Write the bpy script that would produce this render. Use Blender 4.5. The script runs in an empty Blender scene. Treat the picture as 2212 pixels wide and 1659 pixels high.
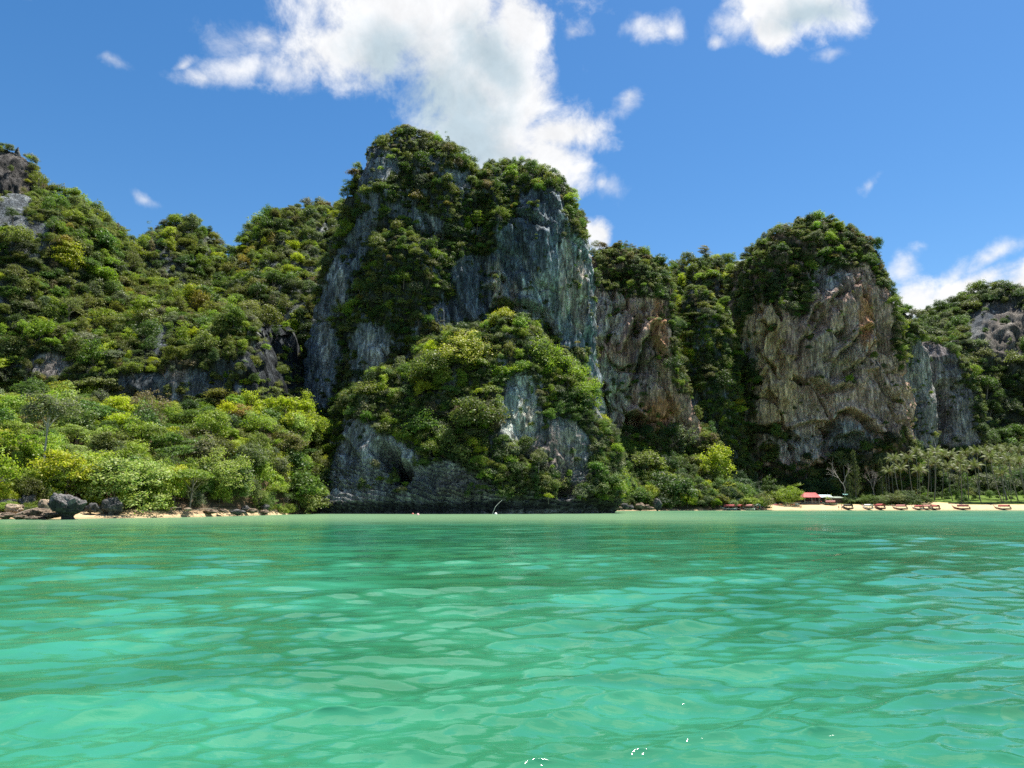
import bpy, bmesh, math, random
import numpy as np
from mathutils import Vector, Matrix, Euler

S = bpy.context.scene
COL = S.collection
R_ = math.radians
random.seed(7)
RNG = np.random.default_rng(11)

# ------------------------------------------------------------------ camera
CAM_H, PITCH = 2.6, R_(9.3)
FU, CU, CV = 1597.0, 1106.0, 829.5           # focal length and centre for a 2212 x 1659 view
cam_d = bpy.data.cameras.new('camera')
cam_d.sensor_width = 36.0
cam_d.lens = FU / 2212.0 * 36.0
cam_d.clip_start = 0.2
cam_d.clip_end = 6000.0
cam = bpy.data.objects.new('camera', cam_d)
COL.objects.link(cam)
cam.location = (0, 0, CAM_H)
cam.rotation_euler = (math.pi / 2 + PITCH, 0, 0)
S.camera = cam

# ------------------------------------------------------------------ light and exposure
SUN_EL, SUN_AZ = R_(70), R_(52)              # azimuth clockwise from +Y
EXPOSURE = 1.15
S.view_settings.view_transform = 'Standard'
S.view_settings.look = 'None'
S.view_settings.gamma = 1.0
S.view_settings.exposure = EXPOSURE
S.view_settings.use_curve_mapping = False
S.render.engine = 'CYCLES'
S.cycles.max_bounces = 6
S.cycles.diffuse_bounces = 3
S.cycles.glossy_bounces = 3
S.cycles.transmission_bounces = 3
S.cycles.transparent_max_bounces = 8
S.cycles.sample_clamp_indirect = 6.0
S.cycles.use_denoising = False
S.cycles.caustics_reflective = False
S.cycles.caustics_refractive = False

sun_d = bpy.data.lights.new('sun', 'SUN')
sun_d.energy = 5.0
sun_d.angle = R_(0.53)
sun_d.color = (1.0, 0.955, 0.87)
sun = bpy.data.objects.new('sun', sun_d)
COL.objects.link(sun)
sdir = Vector((math.sin(SUN_AZ) * math.cos(SUN_EL), math.cos(SUN_AZ) * math.cos(SUN_EL), math.sin(SUN_EL)))
sun.rotation_euler = (-sdir).to_track_quat('-Z', 'Y').to_euler()
sun.location = (0, 0, 400)

CFW = np.array([0, math.cos(PITCH), math.sin(PITCH)])
CUP = np.array([0, -math.sin(PITCH), math.cos(PITCH)])
CRT = np.array([1.0, 0, 0])
C0 = np.array([0, 0, CAM_H])


def ray(u, v):
    d = CFW + CRT * ((u - CU) / FU) - CUP * ((v - CV) / FU)
    return d


def at_plane(u, v, Y):
    """the point of the vertical plane y = Y seen at (u, v)"""
    d = ray(u, v)
    return C0 + d * (Y / d[1])


def proj(P):
    P = np.asarray(P, float)
    Q = P - C0
    dz = Q @ CFW
    dz = np.where(np.abs(dz) < 1e-3, 1e-3, dz)
    return np.stack([CU + FU * Q[..., 0] / dz, CV - FU * (Q @ CUP) / dz], -1)


# ---- world: physical sky with clouds placed by direction
W = bpy.data.worlds.new('World')
S.world = W
W.use_nodes = True
nt = W.node_tree
nt.nodes.clear()


def N(tree, t, **kw):
    n = tree.nodes.new(t)
    for k, v in kw.items():
        if k == 'ins':
            for i, val in v.items():
                n.inputs[i].default_value = val
        else:
            setattr(n, k, v)
    return n


def math_n(tree, op, a, b=None, clamp=False):
    n = tree.nodes.new('ShaderNodeMath')
    n.operation = op
    n.use_clamp = clamp
    for i, x in enumerate((a, b)):
        if x is None:
            continue
        if isinstance(x, (int, float)):
            n.inputs[i].default_value = x
        else:
            tree.links.new(x, n.inputs[i])
    return n.outputs[0]


def mix_n(tree, fac, a, b, mode='MIX'):
    n = tree.nodes.new('ShaderNodeMix')
    n.data_type = 'RGBA'
    n.blend_type = mode
    for i, x in ((0, fac), (6, a), (7, b)):
        if isinstance(x, (int, float)):
            n.inputs[i].default_value = x
        elif isinstance(x, tuple):
            n.inputs[i].default_value = x if len(x) == 4 else x + (1,)
        else:
            tree.links.new(x, n.inputs[i])
    return n.outputs[2]


def mapr(tree, x, a, b, c=0.0, d=1.0, smooth=True):
    n = tree.nodes.new('ShaderNodeMapRange')
    n.interpolation_type = 'SMOOTHSTEP' if smooth else 'LINEAR'
    n.inputs[1].default_value, n.inputs[2].default_value = a, b
    n.inputs[3].default_value, n.inputs[4].default_value = c, d
    tree.links.new(x, n.inputs[0])
    return n.outputs[0]


L = nt.links.new
sky = N(nt, 'ShaderNodeTexSky', sky_type='NISHITA')
sky.sun_disc = False
sky.sun_elevation = SUN_EL
sky.sun_rotation = SUN_AZ
sky.altitude = 0
sky.air_density = 1.0
sky.dust_density = 0.3
sky.ozone_density = 2.0
SKY_K = 0.07
tc = N(nt, 'ShaderNodeTexCoord')
dirv = tc.outputs['Generated']
# domain warp so that the cloud edges fray
wn = N(nt, 'ShaderNodeTexNoise', ins={'Scale': 7.0, 'Detail': 3.0, 'Roughness': 0.55})
L(dirv, wn.inputs['Vector'])
wv = N(nt, 'ShaderNodeVectorMath', operation='SUBTRACT')
L(wn.outputs['Color'], wv.inputs[0])
wv.inputs[1].default_value = (0.5, 0.5, 0.5)
ws = N(nt, 'ShaderNodeVectorMath', operation='SCALE')
L(wv.outputs[0], ws.inputs[0])
ws.inputs['Scale'].default_value = 0.075
wd = N(nt, 'ShaderNodeVectorMath', operation='ADD')
L(dirv, wd.inputs[0])
L(ws.outputs[0], wd.inputs[1])
warped = wd.outputs[0]


def blob(d0, ang, r1, r2, src):
    """1 at the centre of an elliptic patch of sky round direction d0, 0 on its rim, negative outside"""
    d0 = Vector(d0).normalized()
    right = d0.cross(Vector((0, 0, 1))).normalized()
    upv = right.cross(d0)
    e1 = right * math.cos(ang) + upv * math.sin(ang)
    e2 = -right * math.sin(ang) + upv * math.cos(ang)
    outs = []
    for e, r in ((e1, r1), (e2, r2)):
        n = nt.nodes.new('ShaderNodeVectorMath')
        n.operation = 'DOT_PRODUCT'
        L(src, n.inputs[0])
        n.inputs[1].default_value = e / r
        outs.append(math_n(nt, 'POWER', math_n(nt, 'ABSOLUTE', n.outputs['Value']), 2.0))
    q = math_n(nt, 'SQRT', math_n(nt, 'ADD', outs[0], outs[1]))
    return math_n(nt, 'SUBTRACT', 1.0, q)


def px_blob(u, v, ru, rv, ang=0.0, src=None):
    return blob(ray(u, v), R_(ang), ru / FU, rv / FU, src or warped)


def smax(xs, k=0.18):
    o = xs[0]
    for x in xs[1:]:
        n = nt.nodes.new('ShaderNodeMath')
        n.operation = 'SMOOTH_MAX'
        L(o, n.inputs[0])
        L(x, n.inputs[1])
        n.inputs[2].default_value = k
        o = n.outputs[0]
    return o


thick = [px_blob(*a) for a in [
    (900, 20, 300, 140), (1000, 130, 270, 150, -20), (1060, 280, 250, 120, -35), (760, 110, 190, 95, 15),
    (1180, 360, 120, 100, -60), (1210, 290, 130, 70, 10), (1130, 220, 100, 110, -20), (1110, 60, 100, 120), (900, -250, 420, 260), (760, -900, 620, 420), (1900, -700, 420, 260), (-800, -650, 420, 220), (3300, -420, 420, 190),  # the last ones lie out of view, added as white fill for the shade
    (1700, -40, 150, 90, -25), (1670, 40, 60, 45, -60), (2240, 610, 110, 45, 25), (2080, 640, 120, 40, 15),
    (1292, 498, 46, 34), (1593, 577, 26, 16), (742, 440, 26, 14), (1960, 655, 80, 50, 20)]]
wispy = [px_blob(*a) for a in [
    (610, 165, 110, 50, -25), (520, 140, 120, 42, 10), (440, 150, 80, 36, 20), (400, 125, 40, 14, 40), (560, 90, 60, 40, 10),
    (1350, 235, 75, 34, 15), (1225, 80, 45, 50, 40), (1400, 60, 70, 38, 15), (1440, 45, 50, 50), (1545, 66, 24, 20),
    (1285, 395, 34, 34, 40), (1960, 580, 55, 40, 40), (2070, 605, 60, 40, 25), (2150, 570, 90, 26, 25),
    (1620, 20, 120, 40)]]
faint = [px_blob(*a) for a in [(312, 412, 44, 20, -30), (240, 142, 40, 20), (1882, 390, 24, 32, -50), (520, 90, 90, 50), (1300, 400, 60, 50), (1780, 110, 40, 20)]]
rs = random.Random(5)
far_clouds = []
for k in range(12):                                  # scattered cumulus goes on over the unseen sky, some added to fill the shade
    az = R_(72 + 20 * k + rs.uniform(-6, 6))
    el = R_(rs.uniform(14, 52))
    far_clouds.append(blob((math.sin(az) * math.cos(el), math.cos(az) * math.cos(el), math.sin(el)),
                           R_(rs.uniform(-25, 25)), rs.uniform(.16, .36), rs.uniform(.08, .17), warped))
f1 = N(nt, 'ShaderNodeTexNoise', ins={'Scale': 9.0, 'Detail': 9.0, 'Roughness': 0.62, 'Distortion': 0.35})
L(dirv, f1.inputs['Vector'])
f2 = N(nt, 'ShaderNodeTexNoise', ins={'Scale': 22.0, 'Detail': 8.0, 'Roughness': 0.64, 'Distortion': 0.25})
L(dirv, f2.inputs['Vector'])
n1 = math_n(nt, 'SUBTRACT', f1.outputs['Fac'], 0.5)
n2 = math_n(nt, 'SUBTRACT', f2.outputs['Fac'], 0.5)
dT = math_n(nt, 'ADD', math_n(nt, 'ADD', smax(thick + far_clouds), math_n(nt, 'MULTIPLY', n1, 1.6)), math_n(nt, 'MULTIPLY', n2, 0.95))
dW = math_n(nt, 'ADD', math_n(nt, 'MULTIPLY', smax(wispy, .1), 0.8), math_n(nt, 'ADD', math_n(nt, 'MULTIPLY', n1, 1.2), math_n(nt, 'MULTIPLY', n2, 1.5)))
aT = mapr(nt, dT, 0.02, 0.62)
aW = mapr(nt, dW, 0.12, 1.1)
dF = math_n(nt, 'ADD', smax(faint, .1), math_n(nt, 'ADD', math_n(nt, 'MULTIPLY', n1, 1.2), math_n(nt, 'MULTIPLY', n2, 2.2)))
aF = mapr(nt, dF, 0.15, 1.5)
alpha = math_n(nt, 'MAXIMUM', math_n(nt, 'MAXIMUM', aT, math_n(nt, 'MULTIPLY', aW, 0.9)), math_n(nt, 'MULTIPLY', aF, 0.6))
grey = smax([px_blob(*a) for a in [(930, 200, 250, 130, -25), (1020, 300, 200, 80, -30), (820, 120, 130, 90, 0), (900, -200, 300, 150), (1740, 10, 80, 35), (1060, 120, 120, 70, -40)]] + far_clouds[::2])
gf = mapr(nt, math_n(nt, 'ADD', grey, math_n(nt, 'MULTIPLY', n1, 2.2)), 0.0, 0.95)
CLOUD_W = (0.97, 0.98, 1.0, 1)
CLOUD_G = (0.54, 0.66, 0.74, 1)
ccol = mix_n(nt, gf, CLOUD_W, CLOUD_G)
bright = mapr(nt, math_n(nt, 'ADD', n2, math_n(nt, 'MULTIPLY', n1, 0.6)), -0.3, 0.3, 0.90, 1.10)
ccol = mix_n(nt, 1.0, ccol, bright, 'MULTIPLY')
sk = N(nt, 'ShaderNodeHueSaturation', ins={'Hue': 0.5, 'Saturation': 1.32, 'Value': 1.0})
L(sky.outputs[0], sk.inputs['Color'])
CK = 1.0 / SKY_K / (2 ** EXPOSURE)
cc2 = N(nt, 'ShaderNodeVectorMath', operation='SCALE')
L(ccol, cc2.inputs[0])
cc2.inputs['Scale'].default_value = CK
final = mix_n(nt, alpha, sk.outputs[0], cc2.outputs[0])
bg = N(nt, 'ShaderNodeBackground')
bg.inputs['Strength'].default_value = SKY_K
L(final, bg.inputs['Color'])
wo = N(nt, 'ShaderNodeOutputWorld')
L(bg.outputs[0], wo.inputs['Surface'])


# ------------------------------------------------------------------ helpers
def tag(o, label=None, cat=None, group=None, kind=None):
    for k, v in (('label', label), ('category', cat), ('group', group), ('kind', kind)):
        if v:
            o[k] = v
    return o


def thing(name, label, cat, loc, rz=0.0, group=None, scale=1.0):
    o = bpy.data.objects.new(name, None)
    o.empty_display_size = 0.3
    COL.objects.link(o)
    o.location = loc
    o.rotation_euler = (0, 0, rz)
    o.scale = (scale,) * 3
    return tag(o, label, cat, group)


def link_mesh(name, me, parent=None):
    o = bpy.data.objects.new(name, me)
    COL.objects.link(o)
    if parent is not None:
        o.parent = parent
    return o


def mesh_np(name, verts, faces, mat=None, smooth=False):
    """verts (n,3); faces (m,4) or (m,3) int array, or a list of tuples"""
    me = bpy.data.meshes.new(name)
    verts = np.ascontiguousarray(verts, np.float32)
    if isinstance(faces, np.ndarray):
        k = faces.shape[1]
        me.vertices.add(len(verts))
        me.vertices.foreach_set('co', verts.ravel())
        me.loops.add(faces.size)
        me.loops.foreach_set('vertex_index', faces.astype(np.int32).ravel())
        me.polygons.add(len(faces))
        me.polygons.foreach_set('loop_start', np.arange(0, faces.size, k, dtype=np.int32))
        try:
            me.polygons.foreach_set('loop_total', np.full(len(faces), k, np.int32))
        except Exception:
            pass
        me.update(calc_edges=True)
        me.validate()
    else:
        me.from_pydata([tuple(map(float, v)) for v in verts], [], faces)
        me.update()
    if smooth:
        me.polygons.foreach_set('use_smooth', np.ones(len(me.polygons), bool))
    if mat is not None:
        me.materials.append(mat)
    return me


def color_attr(me, name, col):
    a = me.attributes.new(name, 'FLOAT_COLOR', 'POINT')
    c = np.ones((len(col), 4), np.float32)
    c[:, :3] = col
    a.data.foreach_set('color', c.ravel())


def float_attr(me, name, val):
    a = me.attributes.new(name, 'FLOAT', 'POINT')
    a.data.foreach_set('value', np.ascontiguousarray(val, np.float32).ravel())


class MB:
    """collects simple solids into one mesh"""
    def __init__(self):
        self.v, self.f = [], []

    def add(self, vs, fs):
        o = len(self.v)
        self.v += [tuple(x) for x in vs]
        self.f += [tuple(i + o for i in f) for f in fs]
        return self

    def box(self, c, s, rz=0.0, rx=0.0, ry=0.0):
        m = Euler((rx, ry, rz)).to_matrix()
        vs = [Vector(c) + m @ Vector((x * s[0] / 2, y * s[1] / 2, z * s[2] / 2)) for z in (-1, 1) for y in (-1, 1) for x in (-1, 1)]
        return self.add(vs, [(0, 2, 3, 1), (4, 5, 7, 6), (0, 1, 5, 4), (2, 6, 7, 3), (0, 4, 6, 2), (1, 3, 7, 5)])

    def tube(self, pts, rad, n=6, cap=True):
        pts = [Vector(p) for p in pts]
        rad = rad if isinstance(rad, (list, tuple)) else [rad] * len(pts)
        rings, prev = [], None
        for i, p in enumerate(pts):
            t = (pts[min(i + 1, len(pts) - 1)] - pts[max(i - 1, 0)]).normalized()
            a = Vector((0, 0, 1)) if abs(t.z) < .9 else Vector((1, 0, 0))
            if prev is not None:
                a = prev
            x = (a - t * a.dot(t)).normalized()
            prev = x
            y = t.cross(x)
            rings.append([p + (x * math.cos(2 * math.pi * k / n) + y * math.sin(2 * math.pi * k / n)) * rad[i] for k in range(n)])
        vs = [v for r in rings for v in r]
        fs = []
        for i in range(len(rings) - 1):
            for k in range(n):
                a, b = i * n + k, i * n + (k + 1) % n
                fs.append((a, b, b + n, a + n))
        if cap:
            fs.append(tuple(range(n))[::-1])
            fs.append(tuple(range((len(rings) - 1) * n, len(rings) * n)))
        return self.add(vs, fs)

    def mesh(self, name, mat=None, smooth=False):
        return mesh_np(name, np.array(self.v), self.f, mat, smooth)

    def build(self, name, mat, parent=None, smooth=False):
        return link_mesh(name, self.mesh(name, mat, smooth), parent)


# ---- numpy noise
_perm = np.random.default_rng(3).permutation(4096).astype(np.int64)
_perm2 = np.concatenate([_perm, _perm])
_val = np.random.default_rng(4).random(4096)


def vnoise(p):
    """value noise in 0..1, p (...,3)"""
    p = np.asarray(p, float)
    i = np.floor(p).astype(np.int64)
    f = p - i
    f = f * f * f * (f * (f * 6 - 15) + 10)
    x0, y0, z0 = (i[..., k] & 4095 for k in range(3))
    x1, y1, z1 = (x0 + 1) & 4095, (y0 + 1) & 4095, (z0 + 1) & 4095
    out = 0
    for xx, wx in ((x0, 1 - f[..., 0]), (x1, f[..., 0])):
        a = _perm2[xx]
        for yy, wy in ((y0, 1 - f[..., 1]), (y1, f[..., 1])):
            b = _perm2[a + yy]
            for zz, wz in ((z0, 1 - f[..., 2]), (z1, f[..., 2])):
                out = out + _val[_perm2[b + zz] % 4096] * wx * wy * wz
    return out


def fbm(p, octv=4, gain=0.5):
    p = np.asarray(p, float)
    o, a, s = 0, 1.0, 0
    for k in range(octv):
        o = o + a * (vnoise(p * (2.03 ** k) + 17.3 * k) - 0.5)
        s += a
        a *= gain
    return o / s * 2          # roughly -1..1


def ridged(p, octv=4, gain=0.55):
    o, a, s = 0, 1.0, 0
    for k in range(octv):
        n = 1 - np.abs(2 * vnoise(np.asarray(p) * (2.07 ** k) + 9.1 * k) - 1)
        o = o + a * n * n
        s += a
        a *= gain
    return o / s              # 0..1, high on the ridges


def sstep(x, a, b):
    t = np.clip((x - a) / (b - a), 0, 1)
    return t * t * (3 - 2 * t)


def in_poly(uv, poly):
    u, v = uv[..., 0], uv[..., 1]
    c = np.zeros(u.shape, bool)
    n = len(poly)
    for i in range(n):
        x1, y1 = poly[i]
        x2, y2 = poly[(i + 1) % n]
        if y1 == y2:
            continue
        c ^= ((y1 > v) != (y2 > v)) & (u < (x2 - x1) * (v - y1) / (y2 - y1) + x1)
    return c


# ------------------------------------------------------------------ materials
def new_mat(name):
    m = bpy.data.materials.new(name)
    m.use_nodes = True
    t = m.node_tree
    t.nodes.clear()
    o = t.nodes.new('ShaderNodeOutputMaterial')
    return m, t, o


def simple_mat(name, col, rough=0.7, noise=0.25, scale=3.0, metallic=0.0):
    m, t, o = new_mat(name)
    b = N(t, 'ShaderNodeBsdfPrincipled', ins={'Roughness': rough, 'Metallic': metallic})
    tcn = N(t, 'ShaderNodeTexCoord')
    nz = N(t, 'ShaderNodeTexNoise', ins={'Scale': scale, 'Detail': 5.0, 'Roughness': 0.6})
    t.links.new(tcn.outputs['Object'], nz.inputs['Vector'])
    k = mapr(t, nz.outputs['Fac'], 0.3, 0.7, 1 - noise, 1 + noise, False)
    c = mix_n(t, 1.0, tuple(col), k, 'MULTIPLY')
    t.links.new(c, b.inputs['Base Color'])
    t.links.new(b.outputs[0], o.inputs['Surface'])
    return m


def leaf_mat(name, trans=0.42):
    """leaf surface: the colour is the tree's own tint, each leaf cluster a little lighter or darker"""
    m, t, o = new_mat(name)
    at = N(t, 'ShaderNodeAttribute', attribute_type='INSTANCER', attribute_name='tint')
    geo = N(t, 'ShaderNodeNewGeometry')
    rv = mapr(t, geo.outputs['Random Per Island'], 0, 1, 0.68, 1.45, False)
    c = mix_n(t, 1.0, at.outputs['Color'], rv, 'MULTIPLY')
    r2 = N(t, 'ShaderNodeTexWhiteNoise', noise_dimensions='1D')
    t.links.new(geo.outputs['Random Per Island'], r2.inputs['W'])
    hs = N(t, 'ShaderNodeHueSaturation', ins={'Saturation': 1.0, 'Value': 1.0})
    t.links.new(mapr(t, r2.outputs['Value'], 0, 1, 0.478, 0.522, False), hs.inputs['Hue'])
    t.links.new(c, hs.inputs['Color'])
    d = N(t, 'ShaderNodeBsdfPrincipled', ins={'Roughness': 0.5, 'Specular IOR Level': 0.25})
    t.links.new(hs.outputs[0], d.inputs['Base Color'])
    tr = N(t, 'ShaderNodeBsdfTranslucent')
    tcol = mix_n(t, 1.0, hs.outputs[0], (1.12, 1.3, 0.6, 1), 'MULTIPLY')
    t.links.new(tcol, tr.inputs['Color'])
    ms = N(t, 'ShaderNodeMixShader', ins={0: trans})
    t.links.new(d.outputs[0], ms.inputs[1])
    t.links.new(tr.outputs[0], ms.inputs[2])
    t.links.new(ms.outputs[0], o.inputs['Surface'])
    return m


M_LEAF = leaf_mat('leaf')
M_FROND = leaf_mat('palm_leaf', 0.25)
M_BARK = simple_mat('bark', (0.17, 0.14, 0.11), 0.9, 0.35, 2.0)
M_PALEBARK = simple_mat('pale_bark', (0.36, 0.33, 0.29), 0.9, 0.3, 2.0)
M_TWIG = simple_mat('dead_wood', (0.34, 0.29, 0.26), 0.9, 0.25, 2.0)


def rock_mat(name, bump=1.0, scale=1.0):
    m, t, o = new_mat(name)
    at = N(t, 'ShaderNodeAttribute', attribute_type='GEOMETRY', attribute_name='tone')
    tcn = N(t, 'ShaderNodeTexCoord')
    mp = N(t, 'ShaderNodeMapping')
    mp.inputs['Scale'].default_value = (1.0 * scale, 1.0 * scale, 0.14 * scale)
    t.links.new(tcn.outputs['Object'], mp.inputs['Vector'])
    st = N(t, 'ShaderNodeTexNoise', ins={'Scale': 0.9, 'Detail': 8.0, 'Roughness': 0.7, 'Distortion': 0.4})
    t.links.new(mp.outputs[0], st.inputs['Vector'])
    fn = N(t, 'ShaderNodeTexNoise', ins={'Scale': 1.3 * scale, 'Detail': 9.0, 'Roughness': 0.72})
    t.links.new(tcn.outputs['Object'], fn.inputs['Vector'])
    k1 = mapr(t, st.outputs['Fac'], 0.34, 0.66, 0.5, 1.5, False)
    k2 = mapr(t, fn.outputs['Fac'], 0.3, 0.7, 0.7, 1.3, False)
    c = mix_n(t, 1.0, at.outputs['Color'], k1, 'MULTIPLY')
    c = mix_n(t, 1.0, c, k2, 'MULTIPLY')
    b = N(t, 'ShaderNodeBsdfPrincipled', ins={'Roughness': 0.9, 'Specular IOR Level': 0.2})
    t.links.new(c, b.inputs['Base Color'])
    vo = N(t, 'ShaderNodeTexVoronoi', feature='DISTANCE_TO_EDGE', ins={'Scale': 0.42})
    mv = N(t, 'ShaderNodeVectorMath', operation='ADD')
    ms_ = N(t, 'ShaderNodeVectorMath', operation='SCALE')
    t.links.new(fn.outputs['Color'], ms_.inputs[0])
    ms_.inputs['Scale'].default_value = 2.2
    t.links.new(mp.outputs[0], mv.inputs[0])
    t.links.new(ms_.outputs[0], mv.inputs[1])
    t.links.new(mv.outputs[0], vo.inputs['Vector'])
    ck = mapr(t, vo.outputs['Distance'], 0.0, 0.16, 0.0, 1.0)
    s5 = N(t, 'ShaderNodeTexNoise', ins={'Scale': 2.6, 'Detail': 6.0, 'Roughness': 0.7})
    t.links.new(mp.outputs[0], s5.inputs['Vector'])
    c = mix_n(t, 1.0, c, mapr(t, s5.outputs['Fac'], 0.40, 0.60, 0.62, 1.35), 'MULTIPLY')
    t.links.new(c, b.inputs['Base Color'])
    h = math_n(t, 'ADD', math_n(t, 'MULTIPLY', st.outputs['Fac'], 1.2), math_n(t, 'ADD', fn.outputs['Fac'], math_n(t, 'MULTIPLY', ck, 0.7)))
    bp = N(t, 'ShaderNodeBump', ins={'Strength': bump, 'Distance': 1.0 / scale})
    t.links.new(h, bp.inputs['Height'])
    t.links.new(bp.outputs[0], b.inputs['Normal'])
    t.links.new(b.outputs[0], o.inputs['Surface'])
    return m


M_ROCK = rock_mat('limestone')
M_BOULDER = rock_mat('shore_rock', 0.7, 3.0)

# ------------------------------------------------------------------ ground: one sheet from the shallows inland
SHX = np.array([-900, -300, -140, -95, -85, -75, -70, -64, -54, -16, 38, 68, 103, 140, 261, 380, 900.])
SHY = np.array([95, 108, 124, 139, 144, 152, 167, 199, 226, 262, 332, 346, 361, 374, 378, 380, 400.])


def shore(x):
    return np.interp(x, SHX, SHY)


GD = np.array([-60, -15, 0, 3, 8, 14, 20, 30, 60, 100, 150, 220, 400, 900.])
ZL = np.array([-6, -1.5, -.05, .5, 1.2, 2.2, 3.6, 7, 18, 30, 38, 42, 42, 42.])
ZE = np.array([-6, -4, -3, -3, -3, -3, -2, 2, 22, 34, 40, 42, 42, 42.])
ZM = np.array([-6, -2, -.05, 1.0, 4, 8, 11, 17, 36, 42, 44, 44, 44, 44.])
ZR = np.array([-6, -1.2, -.05, .55, 1.5, 2.5, 3.2, 3.9, 6.3, 9.4, 15, 22, 30, 30.])


def ground_z(x, y):
    x = np.asarray(x, float)
    d = np.asarray(y, float) - shore(x)
    zl, ze, zm, zr = (np.interp(d, GD, t) for t in (ZL, ZE, ZM, ZR))
    z = zl + (ze - zl) * sstep(x, -66, -52)
    z = z + (zm - z) * sstep(x, 28, 46)
    z = z + (zr - z) * sstep(x, 98, 132)
    return z


gx = np.concatenate([np.linspace(-900, -160, 30), np.linspace(-155, 330, 420), np.linspace(340, 900, 30)])
gd = np.concatenate([np.linspace(-60, -4, 16), np.linspace(-3, 34, 90), np.linspace(36, 130, 60), np.linspace(136, 900, 40)])
GX, GDD = np.meshgrid(gx, gd)
GY = shore(GX) + GDD
GZ = ground_z(GX, GY)
pg = np.stack([GX, GY, GZ * 0], -1)
GZ = GZ + fbm(pg * 0.12, 3) * 0.5 * sstep(GDD, 3, 40) + fbm(pg * 0.5, 3) * 0.10 * sstep(GDD, 0.5, 6)
rr, cc = GX.shape
idx = np.arange(rr * cc).reshape(rr, cc)
quad = np.stack([idx[:-1, :-1], idx[:-1, 1:], idx[1:, 1:], idx[1:, :-1]], -1).reshape(-1, 4)
# what covers the ground: sand by the water, lawn under the palms, leaf litter elsewhere
nz = fbm(pg * 0.2, 3)
right = sstep(GX, 110, 134)
leftb = 1 - sstep(GX, -64, -60)
sand_w = 10.5 * leftb + 17.5 * right + 2.0 * (1 - leftb - right) + 40 * np.exp(-((GX - 228) / 6.0) ** 2)* (GDD<34)*right
sand = 1 - sstep(GDD + nz * 3.0, sand_w - 1.5, sand_w + 1.0)
lawn = sstep(GX, 165, 185) * (1 - sand)
wet = 1 - sstep(GDD + nz * .6, 0.8, 3.0)
csand = np.array([0.47, 0.35, 0.205])
clawn = np.array([0.085, 0.135, 0.022])
clitter = np.array([0.06, 0.05, 0.028])
gc = clitter[None, None] * np.ones(GX.shape + (1,))
gc = gc + (clawn - gc) * lawn[..., None]
gc = gc + (csand - gc) * sand[..., None]
gc = gc * (1 - 0.35 * (wet * sand)[..., None])
# strandline litter on the little beach
strand = leftb * sstep(nz + fbm(pg * .9, 3), -0.15, 0.25) * sstep(GDD, 2.5, 5.5)
gc = gc + (np.array([0.17, 0.11, 0.07]) - gc) * (strand * 0.75)[..., None]
m, t, o = new_mat('ground')
at = N(t, 'ShaderNodeAttribute', attribute_type='GEOMETRY', attribute_name='tone')
tcn = N(t, 'ShaderNodeTexCoord')
nzn = N(t, 'ShaderNodeTexNoise', ins={'Scale': 0.7, 'Detail': 8.0, 'Roughness': 0.7})
t.links.new(tcn.outputs['Object'], nzn.inputs['Vector'])
gk = mapr(t, nzn.outputs['Fac'], 0.3, 0.7, 0.78, 1.2, False)
gcol = mix_n(t, 1.0, at.outputs['Color'], gk, 'MULTIPLY')
b = N(t, 'ShaderNodeBsdfPrincipled', ins={'Roughness': 0.95, 'Specular IOR Level': 0.1})
t.links.new(gcol, b.inputs['Base Color'])
bp = N(t, 'ShaderNodeBump', ins={'Strength': 0.4, 'Distance': 0.3})
t.links.new(nzn.outputs['Fac'], bp.inputs['Height'])
t.links.new(bp.outputs[0], b.inputs['Normal'])
t.links.new(b.outputs[0], o.inputs['Surface'])
gme = mesh_np('ground', np.stack([GX, GY, GZ], -1).reshape(-1, 3), quad, m, True)
color_attr(gme, 'tone', gc.reshape(-1, 3))
tag(link_mesh('ground', gme), 'sandy shore rising into forest floor and palm lawn', None, None, 'structure')

# ------------------------------------------------------------------ sea
az = np.concatenate([np.linspace(-1.45, -0.72, 50), np.linspace(-0.70, 0.70, 860), np.linspace(0.72, 1.45, 50)])
rad = np.concatenate([np.geomspace(4.6, 440, 700), np.geomspace(455, 1600, 14)])
AZ, RAD = np.meshgrid(az, rad)
WX, WY = RAD * np.sin(AZ), -1.5 + RAD * np.cos(AZ)
spac = np.maximum(RAD * np.gradient(rad)[:, None] / RAD, RAD * 0.0018)
rw = np.random.default_rng(21)
nw = 180
lam = np.geomspace(0.10, 4.5, nw) * rw.uniform(.9, 1.1, nw)
ang = R_(-90 + 16) + rw.normal(0, 1, nw) * np.interp(lam, [.13, 1, 8], [.55, .42, .25])
slope = 0.0150 * (0.75 + 0.5 * rw.random(nw))
slope *= np.interp(np.log(lam), np.log([.13, .25, .45, .9, 1.8, 5]), [1.7, 2.2, 2.1, 1.6, 1.05, .75])
ph = rw.random(nw) * 6.283
gust = 0.3 + 1.05 * sstep(fbm(np.stack([WX * .055, WY * .11, 0 * WX], -1), 3), -0.35, 0.4)
swell = 0.6 + 0.8 * sstep(fbm(np.stack([WX * .03 + 40, WY * .05, 0 * WX], -1), 2), -0.4, 0.4)
DZ = np.zeros_like(WX)
DX = np.zeros_like(WX)
DY = np.zeros_like(WX)
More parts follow.
